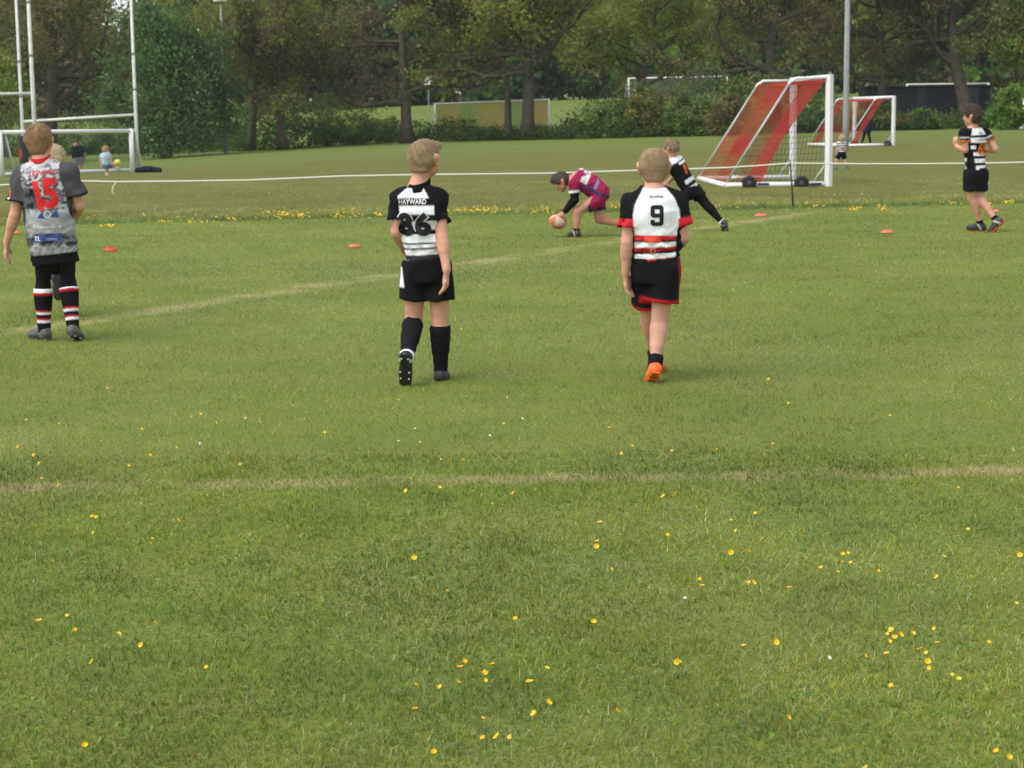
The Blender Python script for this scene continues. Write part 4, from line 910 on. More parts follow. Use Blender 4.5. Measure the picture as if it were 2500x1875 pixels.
person((262, 428), dict(hd=z(817, 1158), nk=z(815, 1180), pv=z(825, 1272), shL=z(790, 1196), shR=z(838, 1194), elL=z(776, 1230), wrL=z(780, 1262), elR=z(836, 1222, -.1), wrR=z(845, 1250, -.05),
    hpL=z(818, 1280), hpR=z(838, 1278), knL=z(824, 1310), knR=z(880, 1262), anL=z(824, 1345), anR=z(912, 1296)),
    dict(label='child in pale blue shirt kicking a yellow ball in the white goal', S=.85, HS=.95, h=.014, fingers=False, fwd=(.85, -.3, 0), hd=(.7, .6, 0), skin=(0.612, 0.315, 0.211), hair=dict(col=(.4, .27, .13), th=.02), studs=False, tw=(.12, .12, .12), ftR=(.9, 0, -.2), ftL=(.5, -.8, 0),
    shirt=dict(hem=-.0, w=(.17, .16, .155), slv=.5, slr=(.065, .065), col=lambda V, ax: np.tile(V3(.42, .55, .68), (len(V), 1)), fold=.004), shorts=dict(len=.55, r=(.1, .1), wr=.15, col=V3(.1, .15, .24), top=.03), socks=dict(top=.7, col=WHITE * .9), boots=dict(col=(.3, .3, .34)), seed=8))
# ------------------------------------------------------------------ goals, posts, rope, cones, balls, flowers
def lines_mesh(L, r, col):
    """bundle of polylines L (n,m,3) as thin three-sided cords"""
    L = np.asarray(L, float); n, m, _ = L.shape; t = L[:, -1] - L[:, 0]; t /= np.linalg.norm(t, axis=1, keepdims=True) + 1e-9
    ref = np.where(np.abs(t[:, 2:3]) < .9, [[0, 0, 1.]], [[1., 0, 0]]); a = np.cross(t, ref); a /= np.linalg.norm(a, axis=1, keepdims=True); b = np.cross(a, t)
    off = np.stack([r * (math.cos(q) * a + math.sin(q) * b) for q in (0, 2.094, 4.189)], 1)           # n,3,3
    V = (L[:, :, None, :] + off[:, None, :, :]).reshape(-1, 3)
    I = (np.arange(n)[:, None, None] * m * 3 + np.arange(m - 1)[None, :, None] * 3); k = np.arange(3)[None, None, :]; k2 = (np.arange(3) + 1) % 3
    F = np.stack([I + k, I + k2[None, None, :], I + 3 + k2[None, None, :], I + 3 + k], -1).reshape(-1, 4)
    C = np.repeat(col.reshape(-1, 3), 3, 0) if isinstance(col, np.ndarray) and col.ndim > 1 else np.tile(col, (len(V), 1))
    return V, F, C
def net(name, P, nu, nv, r, colf, parent, m=14):
    """cords along both directions of the patch P(u,v)"""
    u = np.linspace(0, 1, nu); v = np.linspace(0, 1, m); U, W = np.meshgrid(u, v, indexing='ij'); A = P(U, W); Ca = colf(U, W)
    v2 = np.linspace(0, 1, nv); u2 = np.linspace(0, 1, m); W2, U2 = np.meshgrid(v2, u2, indexing='ij'); B = P(U2, W2); Cb = colf(U2, W2)
    V1, F1, C1 = lines_mesh(A, r, Ca); V2, F2, C2 = lines_mesh(B, r, Cb)
    o = obj(name, mesh_np(name, np.concatenate([V1, V2]), [np.concatenate([F1, F2 + len(V1)])], np.concatenate([C1, C2]), False), M_NET, parent)
    o['kind'] = 'stuff'; return o
def bil(a, b, c, d, sag=0.0, sdir=(0, 0, 1)):
    a, b, c, d = [np.asarray(q, float) for q in (a, b, c, d)]; sdir = np.asarray(sdir, float)
    return lambda u, v: ((1 - u)[..., None] * ((1 - v)[..., None] * a + v[..., None] * d) + u[..., None] * ((1 - v)[..., None] * b + v[..., None] * c)
                         + (sag * 16 * u * (1 - u) * v * (1 - v))[..., None] * sdir)
def const(c): return lambda u, v: np.broadcast_to(np.asarray(c, float), u.shape + (3,)).copy()
M_STEEL_DARK = mat('dark_wheel_hub', (.07, .07, .07), .5, .4, .1, 10)
def wheel(parent, c, axis, R=.15, w_=.1):
    a = unit(axis); e1 = unit(np.cross(a, V3(0, 0, 1))); Mx = np.stack([e1, np.cross(a, e1), a], 1)
    wh = MB().lathe([(R * .55, -w_ / 2), (R * .8, -w_ / 2), (R, -w_ * .28), (R, w_ * .28), (R * .8, w_ / 2), (R * .55, w_ / 2), (R * .55, -w_ / 2)], 22, c, Mx).build('wheel', M_RUBBER, parent, True)
    MB().lathe([(.0001, -w_ * .35), (R * .5, -w_ * .35), (R * .56, 0), (R * .5, w_ * .35), (.0001, w_ * .35)], 16, c, Mx).build('rim', M_STEEL_DARK, wh, True)
def goal(name, label, A, B, back, H, td, bd, r=.05, base_r=None, wheels=False, brace=False, nets=None, mat_=None, group=None, rear=True, stay_r=.03):
    mat_ = mat_ or M_WHITE; base_r = base_r or r
    root = empty(name, A, label, 'goal', group); back = unit(back); O = np.zeros(3); Bv = np.asarray(B) - np.asarray(A); Bv = V3(Bv[0], Bv[1], Bv[2])
    up = V3(0, 0, H); bars = {}
    wd = unit(V3(Bv[0], Bv[1], 0))
    for q in (O, Bv):
        sq = MB().tube([q + V3(0, 0, -.02), q + up + V3(0, 0, r)], r * 1.15, 8 if not wheels else 4, twist=math.pi / 4 if wheels else 0); sq.build('post', mat_, root, not wheels)
    MB().tube([O + up + wd * r, Bv + up - wd * r], r, 8).build('crossbar', mat_, root, True)
    for q in (O, Bv):
        t0 = q + up; k = q + up + back * (td - .12) ; k2 = q + up + back * td - V3(0, 0, .08); e = q + back * bd + V3(0, 0, base_r)
        MB().tube([t0 + back * r, k, k2, lerp(k2, e, .03)], stay_r, 8).build('top_bar', mat_, root, True)
        MB().tube([lerp(k2, e, .03), e], stay_r * .85, 8).build('stay', M_ALU if wheels else mat_, root, True)
        MB().tube([q + back * r * 1.3 + V3(0, 0, base_r * .9), q + back * bd + V3(0, 0, base_r * .9)], base_r, 8).build('base_bar', mat_, root, True)
        if brace: MB().tube([q + V3(0, 0, .42) + back * r, q + back * .32 + V3(0, 0, base_r)], .02, 6).build('brace', M_ALU, root, True)
    if rear: MB().tube([back * bd + V3(0, 0, base_r * .9) + wd * base_r, Bv + back * bd + V3(0, 0, base_r * .9) - wd * base_r], base_r, 8).build('rear_bar', mat_, root, True)
    K = dict(O=O, B=Bv, up=up, back=back, k=back * td + up - V3(0, 0, .08), e=back * bd + V3(0, 0, base_r), root=root, wd=wd)
    if nets: nets(K)
    return K
NETRED, NETDARK, NETBROWN = V3(.5, .05, .045), V3(.03, .035, .03), V3(.36, .13, .05)
def red_nets(dense=1.0, u0=0.0, u1=.55, mesh=True):
    def f(K):
        O, B, k, e, up, back, root = K['O'], K['B'], K['k'], K['e'], K['up'], K['back'], K['root']
        def bc(u, v):
            n = fbm(u * 3 + 3, v * 5, s=3); band = ((v < .27) | ((v > .5) & (v < .7)) | (v > .93)) & ~((u % .09 < .02) & (v < .27))
            return np.where(band[..., None], NETRED, NETBROWN) * (.75 + .5 * n)[..., None]
        net('back_net', bil(k, B + k, B + e, e, .1, V3(0, 0, -1)), int(50 * dense), int(50 * dense), .0036, bc, root, 12)
        net('top_net', bil(up - V3(0, 0, .03), B + up - V3(0, 0, .03), B + k, k, .06, V3(0, 0, -1)), 30, 12, .004, const(NETRED), root, 6)
        for q, nm in ((O, 1), (B, 0)):                              # coarse dark side net and its gathered red edge
            net('side_net', bil(q + V3(0, 0, .1), q + up, q + k, q + e), int(19 * dense), int(22 * dense), .0035, const(NETDARK), root, 8)
            a, b, c, d = q + up + back * .06, q + k + back * .02, q + lerp(O, e, .93), q + lerp(O, e, .66) + V3(0, 0, .02)
            off = V3(*(K['wd'] * -.02))
            def P(u, v, a=a, b=b, c=c, d=d, off=off):
                p = (1 - v)[..., None] * ((1 - u)[..., None] * a + u[..., None] * b) + v[..., None] * ((1 - u)[..., None] * d + u[..., None] * c)
                cr = (np.sin(v * np.pi) * .16 * (1 - u))[..., None] * (back - V3(0, 0, .45)); return p + cr + off
            net('net_edge', lambda u, v: P(u0 + u * (u1 - u0), v), int(24 * dense), int(85 * dense), .0046, lambda u, v: NETRED * (.8 + .4 * fbm(u * 6, v * 20, s=4))[..., None], root, 12)
            if nm and mesh: net('side_mesh', lambda u, v: P(.55 + u * .45, v), int(16 * dense), int(44 * dense), .0036, lambda u, v: np.where((v < .4)[..., None], NETRED * .8, NETBROWN * .8), root, 10)
    return f
A1 = hit(2022, 455); B1 = A1 + V3(-.15, 3.66, 0); B1[2] = zt(B1[0], B1[1])
H1 = at(2020, 190, A1[1])[2] - A1[2]
g1 = goal('training_goal', 'large white goal on wheels with red nets, nearer of the two red ones', A1, B1, (-1, -.03, 0), H1, .78, 2.05, .068, .055, True, True, red_nets(), group='goals with red nets')
for px in (1829, 1957):
    c = at(px, 447, A1[1] - .1) - A1; wheel(g1['root'], c, (0.05, 1, 0), .145, .11)
    MB().box(c + V3(.28, .0, -.02), (.11, .03, .02)).build('wheel_bracket', M_RUBBER, g1['root'])
A2 = hit(2180, 356); B2 = A2 + V3(-.85, 3.55, 0); B2[2] = zt(B2[0], B2[1]); H2 = at(2178, 238, A2[1])[2] - A2[2]
g2 = goal('training_goal', 'smaller looking white goal with red nets beyond the lamp post', A2, B2, (-.97, -.23, 0), H2, .8, 2.0, .07, .055, True, True, red_nets(.75, .45, .9, False), group='goals with red nets')
for px in (2086, 2167): wheel(g2['root'], at(px, 353, A2[1] - .1) - A2, (0.2, 1, 0), .16, .12)

A3 = hit(324, 421); B3 = hit(5, 431); H3 = at(318, 319, A3[1])[2] - A3[2]
def white_net(K):
    O, B, k, e, up, back, root = [K[q] for q in ('O', 'B', 'k', 'e', 'up', 'back', 'root')]
    c = const(V3(.12, .14, .12))
    net('back_net', bil(k, B + k, B + e, e), 44, 18, .0035, c, root, 8); net('side_net', bil(O + V3(0, 0, .1), O + up, k, e), 9, 18, .0035, c, root, 6); net('side_net', bil(B + V3(0, 0, .1), B + up, B + k, B + e), 9, 18, .0035, c, root, 6)
goal('football_goal', 'wide white football goal behind the boy with the red 15', A3, B3, (.03, 1, 0), H3, .5, 1.3, .062, .05, nets=white_net)

# rugby posts
def rugby(label, A, B, zbar, Ht=11.5, r=.075, bar_r=.06):
    root = empty('rugby_posts', A, label, 'rugby posts', 'tall rugby posts'); Bv = np.asarray(B) - A
    for q in (np.zeros(3), Bv):
        p = MB(); p.tube([q + V3(0, 0, -.05), q + V3(0, 0, zbar), q + V3(0, 0, Ht)], [r, r, r * .62], 12); p.build('post', M_WHITE_DIRTY, root, True)
        for zz in (zbar * 1.45, zbar * 2.1): MB().tube([q + V3(0, 0, zz), q + V3(0, 0, zz + .12)], r * 1.06, 12).build('joint_collar', M_STEEL, root, True)
    w_ = unit(Bv); MB().tube([V3(0, 0, zbar) + w_ * r, Bv + V3(0, 0, zbar) - w_ * r], bar_r, 10).build('crossbar', M_WHITE_DIRTY, root, True)
    return root
PC = hit(337, 411); PA = at(60, 411, PC[1] + .5); PA[2] = zt(PA[0], PA[1])
rugby('far rugby posts whose crossbar runs above the white football goal', PC, PA, at(325, 280, PC[1])[2] - PC[2])
PB = at(84, 300, 80); PB[2] = zt(PB[0], PB[1]); PB2 = PB + V3(-5.6, .2, 0)
rugby('nearer rugby posts at left edge with crossbar leaving the picture', PB, PB2, at(76, 228, 80)[2] - PB[2], r=.09)
pad = tag(MB().lathe([(.001, 0), (.2, 0), (.2, 1.75), (.001, 1.75)], 14, (0, 0, 0)).build('post_pad', mat('black_vinyl', (.02, .022, .03), .5, .4, .1), None, False, PA + V3(0, -.02, .01)), 'black padding wrapped round the foot of a far rugby post', 'post pad')
MB().box((-.1, -.19, .95), (.09, .03, .2)).build('pad_panel', mat('red_vinyl', (.35, .05, .03), .5, .4, .1), pad)

# rope and stakes
rp = [(-60, 455), (0, 452), (100, 446), (190, 441.5), (285, 444), (420, 442.5), (600, 440), (836, 430), (1000, 427), (1130, 425.5), (1345, 423), (1525, 417), (1682, 412.5), (1780, 409), (1859, 404), (1930, 398.5), (2100, 400), (2247, 400), (2400, 398.5), (2560, 395)]
def strip_depth(px):
    d = ray(px, 520); k = d[0] / d[1]; e = (ST1 - ST0); n = V3(-e[1], e[0], 0); return (ST0[:2] @ n[:2]) / (k * n[0] + n[1]) + .12
R3 = [at(x, y, strip_depth(x)) for x, y in rp]
path = []
for i in range(len(R3) - 1):
    for t in np.linspace(0, 1, 6)[:-1]: path.append(lerp(R3[i], R3[i + 1], t))
path.append(R3[-1])
rope = tag(MB().tube(path, .0105, 6).build('rope', M_ROPE, None, True), 'white rope strung low across the far side of the pitch', 'rope')
kn = R3[4]; MB().tube([kn, kn + V3(-.05, -.02, -.06), kn + V3(-.07, -.02, -.14), kn + V3(-.04, -.02, -.2)], .008, 6).build('loose_end', M_ROPE, rope, True)
for px, lab, mt in ((1930, 'thin dark green stake holding the rope in front of the red goal', M_DARKGREEN), (1030, 'rope stake hidden behind the boy with 86', M_DARKGREEN), (100, 'rope stake hidden behind the boy with the red 15', M_DARKGREEN), (2388, 'rope stake hidden behind the jogging boy at the right', M_DARKGREEN)):
    Y = strip_depth(px); top = at(px, np.interp(px, [q[0] for q in rp], [q[1] for q in rp]), Y)
    b = V3(top[0] + .05, Y - .02, float(zt(top[0], Y))); s_ = empty('rope_stake', b, lab, 'stake', 'stakes holding the rope')
    MB().tube([(0, 0, -.05), top - b + V3(-.004, 0, .015)], .014, 8).build('shaft', mt, s_, True)
    MB().tube([top - b + V3(-.004, -.02, -.02), top - b + V3(-.004, -.02, .02)], .01, 6).build('hook', M_STEEL, s_, True)

# marker cones
def cone(px, py, m, label, R=.095, tip=0):
    R *= .86; p = hit(px, py); o = MB().lathe([(R, .0), (R, .006), (R * .45, .034), (R * .38, .034), (R * .9, .004)], 22).build('marker_cone', m, None, True, p + V3(0, 0, .012))
    o.rotation_euler = (rad(tip), rad(tip * .5), 0); return tag(o, label, 'marker cone', 'flat marker cones on the grass')
cone(270, 613, M_CONE_R, 'bright red marker cone beside the boy with the red 15', .095, 4); cone(866, 605, M_CONE_O, 'orange marker cone just left of the boy with 86', .09)
cone(1858, 529, M_CONE_O, 'orange red marker cone at the end of the worn diagonal line', .115); cone(2166, 570, M_CONE_O, 'orange marker cone on the grass between the goal and the jogging boy', .1)
cone(40, 572, M_CONE_O, 'small orange marker cone at the far left edge', .07); cone(2432, 519, M_CONE_O, 'faint orange marker cone behind the jogging boy', .07)

# balls
def ball_mesh(a, b, n=24, m=16):
    V = []; F = []
    for i in range(m + 1):
        t = math.pi * i / m
        for k in range(n): q = 2 * math.pi * k / n; V.append([-a * math.cos(t), b * math.sin(t) * math.cos(q), b * math.sin(t) * math.sin(q)])
    F = [[i * n + k, i * n + (k + 1) % n, (i + 1) * n + (k + 1) % n, (i + 1) * n + k] for i in range(m) for k in range(n)]
    return np.array(V), np.array(F)
V, F = ball_mesh(.118, .092); q = np.arctan2(V[:, 2], V[:, 1]); band = (np.abs(V[:, 0]) > .06) ^ (np.sin(q * 2 + V[:, 0] * 12) > .35)
cb = np.where(band[:, None], V3(.6, .16, .08), V3(.62, .46, .36))
pb = at(1300 + 265 / 4.254, 310 + 985 / 4.254, pm.location.y)
bl = obj('rugby_ball', mesh_np('rugby_ball', V, [F], cb), mat('ball_rubber', attr=True, rough=.55, noise=.06, bump=.2, bscale=300), None, pb); bl.rotation_euler = (.3, rad(12), .25)
tag(bl, 'orange and white rugby ball in the hands of the boy in maroon', 'ball')
V, F = ball_mesh(.095, .095); pk = at(905 / 3.16, 1255 / 3.16, hit(262, 428)[1])
tag(obj('football', mesh_np('football', V, [F], np.tile(V3(.65, .6, .12), (len(V), 1))), mat('football_skin', attr=True, rough=.5), None, pk), 'yellow football at the foot of the child in pale blue', 'ball')

# bag lying by the far posts
pbag = hit(362, 421); Bg = [PR((-.32, 0, .07), (.05, 0, .09), .09, .1, .05), PR((0, .03, .07), (.33, 0, .06), .1, .08, .05), PR((-.1, 0, .12), (.15, .05, .1), .07, .05, .05)]
f = Field(*bounds(Bg), .015).add(Bg).ripple(.012, .12, 5); f.cut((0, 0, .0), (0, 0, -1)); Vb, Fb = f.mesh()
tag(obj('kit_bag', mesh_np('kit_bag', Vb, [Fb], np.tile(V3(.018, .022, .035), (len(Vb), 1))), M_CLOTH, None, pbag), 'dark kit bag lying on the grass beside the far rugby posts', 'bag')

# lamp posts
pl = hit(2064, 369); lp = empty('lamp_post', pl, 'tall grey lamp post rising beside the far red goal', 'lamp post')
MB().tube([(0, 0, -.05), (0, 0, 1.0), (0, 0, 9.5)], [.115, .105, .075], 14).build('column', M_STEEL, lp, True)
MB().tube([(0, 0, 9.5), (0, 0, 9.75), (-.3, -.3, 10), (-.9, -.9, 10.05)], .04, 8).build('arm', M_STEEL, lp, True)
MB().box((-1.1, -1.1, 10.05), (.3, .14, .06), Matrix.Rotation(rad(45), 3, 'Z')).build('lamp_head', M_ALU, lp)
pf = at(542, 100, 116.5); pf[2] = zt(pf[0], pf[1]); tf = at(542, 2, 116.5)[2] - pf[2]; lf = empty('floodlight', pf, 'slim grey floodlight mast standing among the left trees', 'floodlight')
MB().tube([(0, 0, -.05), (0, 0, tf)], [.12, .07], 10).build('mast', M_STEEL, lf, True); MB().box((0, -.1, tf + .02), (.42, .12, .07)).build('lamp_head', M_WHITE, lf)

# far goals seen through the trees
def far_frame(name, label, pxa, pya, pxb, pyb, Y, Yb, H, back, cols=None, td=.4, bd=1.4):
    A = at(pxa, pya, Y); A[2] = A[2] - H; B = at(pxb, pyb, Yb); B[2] = B[2] - H
    for q in (A, B): q[2] = max(q[2], float(zt(q[0], q[1])) - .02) if q[2] < zt(q[0], q[1]) else q[2]
    A[2] = float(zt(A[0], A[1])); B[2] = float(zt(B[0], B[1])); Ha = at(pxa, pya, Y)[2] - A[2]
    def nets(K):
        if cols is None: return
        O, Bv, k, e, root = K['O'], K['B'], K['k'], K['e'], K['root']
        net('back_net', bil(k, Bv + k, Bv + e, e), 150, 44, .011, cols, root, 8)
    return goal(name, label, A, B, back, Ha, td, bd, .06, .05, nets=nets, group='goals beyond the hedge')
def bands(u, v):
    k = np.floor(u * 5) % 2; return np.where((k == 0)[..., None], V3(.6, .3, .09), V3(.17, .3, .07))
far_frame('football_goal', 'far goal with orange and green banded net seen between two tree trunks', 1340, 243, 1062, 252, 120, 123, 2.3, (.06, 1, 0), bands)
far_frame('football_goal', 'far white goal half hidden behind saplings in the middle', 1775, 186, 1535, 185, 172, 174, 2.4, (-.25, 1, 0), const(V3(.2, .2, .18)))
far_frame('football_goal', 'white goal peeping above the dark shelter at the right', 2414, 204, 2215, 213, 128, 131, 2.4, (0, 1, 0))
far_frame('football_goal', 'distant goal corner with white post among the left trees', 549, 221, 470, 224, 165, 165, 2.4, (.3, 1, 0))
A6 = at(2530, 240, 108); A6[2] = float(zt(A6[0], A6[1])); goal('football_goal', 'white goal leaving the picture at the right edge', A6, A6 + V3(.3, 3.6, 0), (-.95, -.2, 0), 1.75, .5, 1.75, .06, .05, group='goals beyond the hedge')

# white notice board on a pole in the trees
pn = at(1046, 215, 150); gz = float(zt(pn[0], pn[1])); nb = empty('notice_board', (pn[0], pn[1], gz), 'small white notice board on a post beyond the trees', 'sign')
MB().tube([(0, 0, 0), (0, 0, pn[2] - gz + .9)], .05, 8).build('post', M_STEEL, nb); MB().box((0, -.07, pn[2] - gz + .45), (.33, .02, .5)).build('board', M_WHITE, nb); MB().box((.75, .0, pn[2] - gz + .45), (.35, .05, .5)).build('side_panel', M_RUBBER, nb)

# dark shelter at the right
A7 = at(2112, 260, 124); B7 = at(2466, 255, 124); x0, x1 = A7[0], B7[0]; gz = float(zt((x0 + x1) / 2, 124)); topz = at(2300, 212, 124)[2] - gz
sh_ = empty('shelter', ((x0 + x1) / 2, 124, gz), 'long dark panelled shelter behind the jogging boy', 'shelter'); W_ = x1 - x0
MB().box((0, 1.2, topz / 2), (W_ / 2, 1.15, topz / 2)).build('body', mat('dark_steel', (.016, .02, .022), .6, .3, .3, .6), sh_)
MB().box((0, 1.1, topz + .04), (W_ / 2 + .1, 1.35, .04)).build('roof', mat('dark_roof', (.05, .055, .055), .7, .3, .3, 1), sh_)
pal = [(.05, .06, .068), (.12, .145, .165), (.04, .05, .056), (.09, .16, .165), (.05, .054, .064), (.07, .085, .095)]
mats7 = [mat('shelter_panel_%d' % i, c, .6, .3, .3, .8) for i, c in enumerate(pal)]
npan = 14
for i in range(npan):
    w_ = W_ / npan; MB().box((-W_ / 2 + (i + .5) * w_, .02 - .015 * (i % 2), topz / 2 - .02), (w_ / 2 - .012, .02, topz / 2 - .03)).build('panel', mats7[[0, 2, 4, 0, 2, 5, 0, 4, 2, 1, 1, 2, 3, 0][i]], sh_)

# ------------------------------------------------------------------ buttercups and daisies
def flower_mesh(seed, petal, R=.0105, H=.054, n=5, cup=.55):
    r = np.random.default_rng(seed); V = []; F = []; mi = []
    lean = r.normal(0, .012, 2); top = V3(lean[0], lean[1], H); tilt = unit(V3(r.normal(0, .7), r.normal(-.2, .6), 1)); e1 = unit(np.cross(tilt, V3(.3, 1, .1))); e2 = np.cross(tilt, e1)
    for i in range(n):
        a = 2 * math.pi * i / n + r.uniform(-.15, .15); c, s_ = math.cos(a), math.sin(a); d = e1 * c + e2 * s_; t = -e1 * s_ + e2 * c; k = len(V); w_ = R * .62 if n == 5 else R * .2
        V += [top, top + d * R * .5 - t * w_ + tilt * R * cup * .35, top + d * R * 1.0 - t * w_ * .75 + tilt * R * cup, top + d * R * 1.08 + tilt * R * cup, top + d * R * 1.0 + t * w_ * .75 + tilt * R * cup, top + d * R * .5 + t * w_ + tilt * R * cup * .35]
        F += [[k, k + 1, k + 2, k + 3, k + 4, k + 5]]; mi += [0]
    k = len(V); m = 6
    for j_ in range(m): a = 2 * math.pi * j_ / m; V.append(top + (e1 * math.cos(a) + e2 * math.sin(a)) * R * .3 + tilt * R * .3)
    V.append(top + tilt * R * .5); F += [[k + j_, k + (j_ + 1) % m, k + m] for j_ in range(m)]; mi += [1] * m
    k = len(V)
    for p_ in (V3(0, 0, -.01), lerp(V3(0, 0, 0), top, .5) + V3(.004, 0, 0), top):
        for j_ in range(3): a = 2 * math.pi * j_ / 3; V.append(p_ + V3(math.cos(a), math.sin(a), 0) * .0013)
    F += [[k + q * 3 + j_, k + q * 3 + (j_ + 1) % 3, k + q * 3 + 3 + (j_ + 1) % 3, k + q * 3 + 3 + j_] for q in (0, 1) for j_ in range(3)]; mi += [2] * 6
    me = bpy.data.meshes.new('buttercup'); me.from_pydata([tuple(v) for v in V], [], F); me.update(); me.polygons.foreach_set('material_index', mi)
    for mm in (petal, M_PETAL2 if n == 5 else M_PETAL, M_STEM): me.materials.append(mm)
    return me
FM = [flower_mesh(i, M_PETAL if i % 5 else M_PETAL2, R=(.0056, .007, .0088)[i % 3], cup=(.35, .6, .85)[(i * 2) % 3]) for i in range(12)]
FL = []
for x0, y0, f_, pts in ((0, 1475, 3.687, [(635, 65), (622, 127), (355, 130), (660, 243), (993, 232), (1170, 80), (1415, 160), (1275, 355), (905, 515), (1855, 570), (687, 800), (740, 1285)]),
    (1900, 1475, 3.687, [(958, 240), (1075, 213), (1218, 275), (1052, 297), (1095, 300), (995, 343), (1425, 250), (1470, 338), (972, 450), (803, 473), (1335, 410), (1362, 428), (1312, 503), (1400, 598), (1525, 597), (1608, 620), (113, 1027), (437, 1280), (1980, 1313), (2070, 1385), (835, 1470), (1015, 745), (2140, 935), (1780, 310)]),
    (900, 1000, 2.765, [(903, 93), (960, 227), (318, 213), (505, 337), (570, 352), (640, 340), (470, 530), (262, 550), (968, 567), (1010, 568), (780, 630), (1485, 420), (1620, 118), (2047, 282), (1710, 290), (1780, 252), (1557, 762), (1693, 845), (1535, 922), (1548, 885), (2006, 852), (1640, 1080), (300, 992), (2035, 580), (2115, 580)]),
    (0, 1000, 2.765, [(1345, 32), (1285, 50), (1462, 95), (1033, 43), (178, 75), (22, 108), (398, 97), (310, 155), (952, 133), (610, 187), (690, 220), (108, 262), (232, 305), (305, 355), (1190, 257), (1005, 312), (1070, 325), (862, 380), (1340, 370), (300, 460), (430, 510), (222, 567), (1033, 640), (620, 725), (647, 738), (1205, 760), (1648, 712), (622, 838), (1028, 912), (985, 858), (365, 1030), (2075, 858), (2052, 62), (1793, 28), (1655, 50), (2178, 155), (1620, 373)]),
    (1700, 1250, 2.765, [(398, 10), (202, 42), (267, 137), (495, 188), (430, 228), (370, 263), (222, 278), (845, 365), (990, 292), (1020, 285), (1015, 342), (1070, 343), (955, 397), (1230, 410), (1583, 290), (1677, 430), (1870, 437), (2058, 412), (2180, 290), (10, 452), (50, 490), (355, 475), (380, 492), (705, 168), (1812, 103), (2073, 605), (160, 915), (335, 900), (535, 885), (1865, 355), (660, 503)]),
    (900, 1400, 2.765, [(990, 310), (1522, 333), (408, 498), (640, 603), (663, 632), (860, 608), (1110, 617), (815, 658), (792, 693), (1095, 713), (620, 743), (782, 742), (480, 785), (333, 745), (770, 980), (783, 1100), (960, 1133), (1175, 922), (1205, 880), (1698, 930), (358, 925), (537, 118), (2075, 592), (2105, 605), (945, 1100), (422, 1210)]),
    (0, 0, .885, [(845, 864), (587, 865), (230, 836), (683, 634), (243, 653), (997, 712), (1942, 714), (1685, 733), (1660, 818), (1700, 868), (1622, 855), (1100, 860), (1085, 914), (1548, 972), (1670, 958), (1930, 900), (2165, 735), (2070, 1052), (2080, 1048)])):
    FL += [(x0 + a / f_, y0 + b / f_) for a, b in pts]
ORD = 'first second third fourth fifth sixth seventh eighth ninth tenth eleventh twelfth thirteenth fourteenth fifteenth sixteenth seventeenth eighteenth nineteenth twentieth'.split()
def zone(px, py):
    c = 'left' if px < 833 else 'middle' if px < 1667 else 'right'
    if py < 960: return 'the grass near the boys\' feet, %s third' % c
    if py < 1060: return 'the band above the worn line, %s third' % c
    if py < 1172: return 'the grass just beyond the worn line, %s third' % c
    if py < 1290: return 'the grass just below the worn line, %s third' % c
    if py < 1400: return 'the grass well below the worn line, %s third' % c
    if 2090 < px < 2340 and 1520 < py < 1600: return 'the dense lower right cluster, back half'
    if 2090 < px < 2340 and 1600 < py < 1700: return 'the dense lower right cluster, front half'
    if 1010 < px < 1330 and 1600 < py < 1700: return 'the bottom middle cluster'
    return 'the %s foreground, %s third' % ('nearest' if py > 1600 else 'near', c)
zs = {}
for q in FL: zs.setdefault(zone(*q), []).append(q)
for lb, L_ in zs.items():
    L_.sort()
    for k, (px, py) in enumerate(L_):
        i = random.randrange(12); p = hit(px, py, .052)
        o = obj('buttercup', FM[i], None, None, (p[0], p[1], float(zt(p[0], p[1])))); o.rotation_euler = (0, 0, random.uniform(-.8, .8)); sc_ = random.uniform(.8, 1.2); o.scale = (sc_, sc_, random.uniform(.9, 1.05))
        tag(o, ('only yellow buttercup' if len(L_) == 1 else '%s yellow buttercup from the left' % ORD[min(k, 19)]) + ' in ' + lb, 'buttercup', 'buttercups in the mown grass')
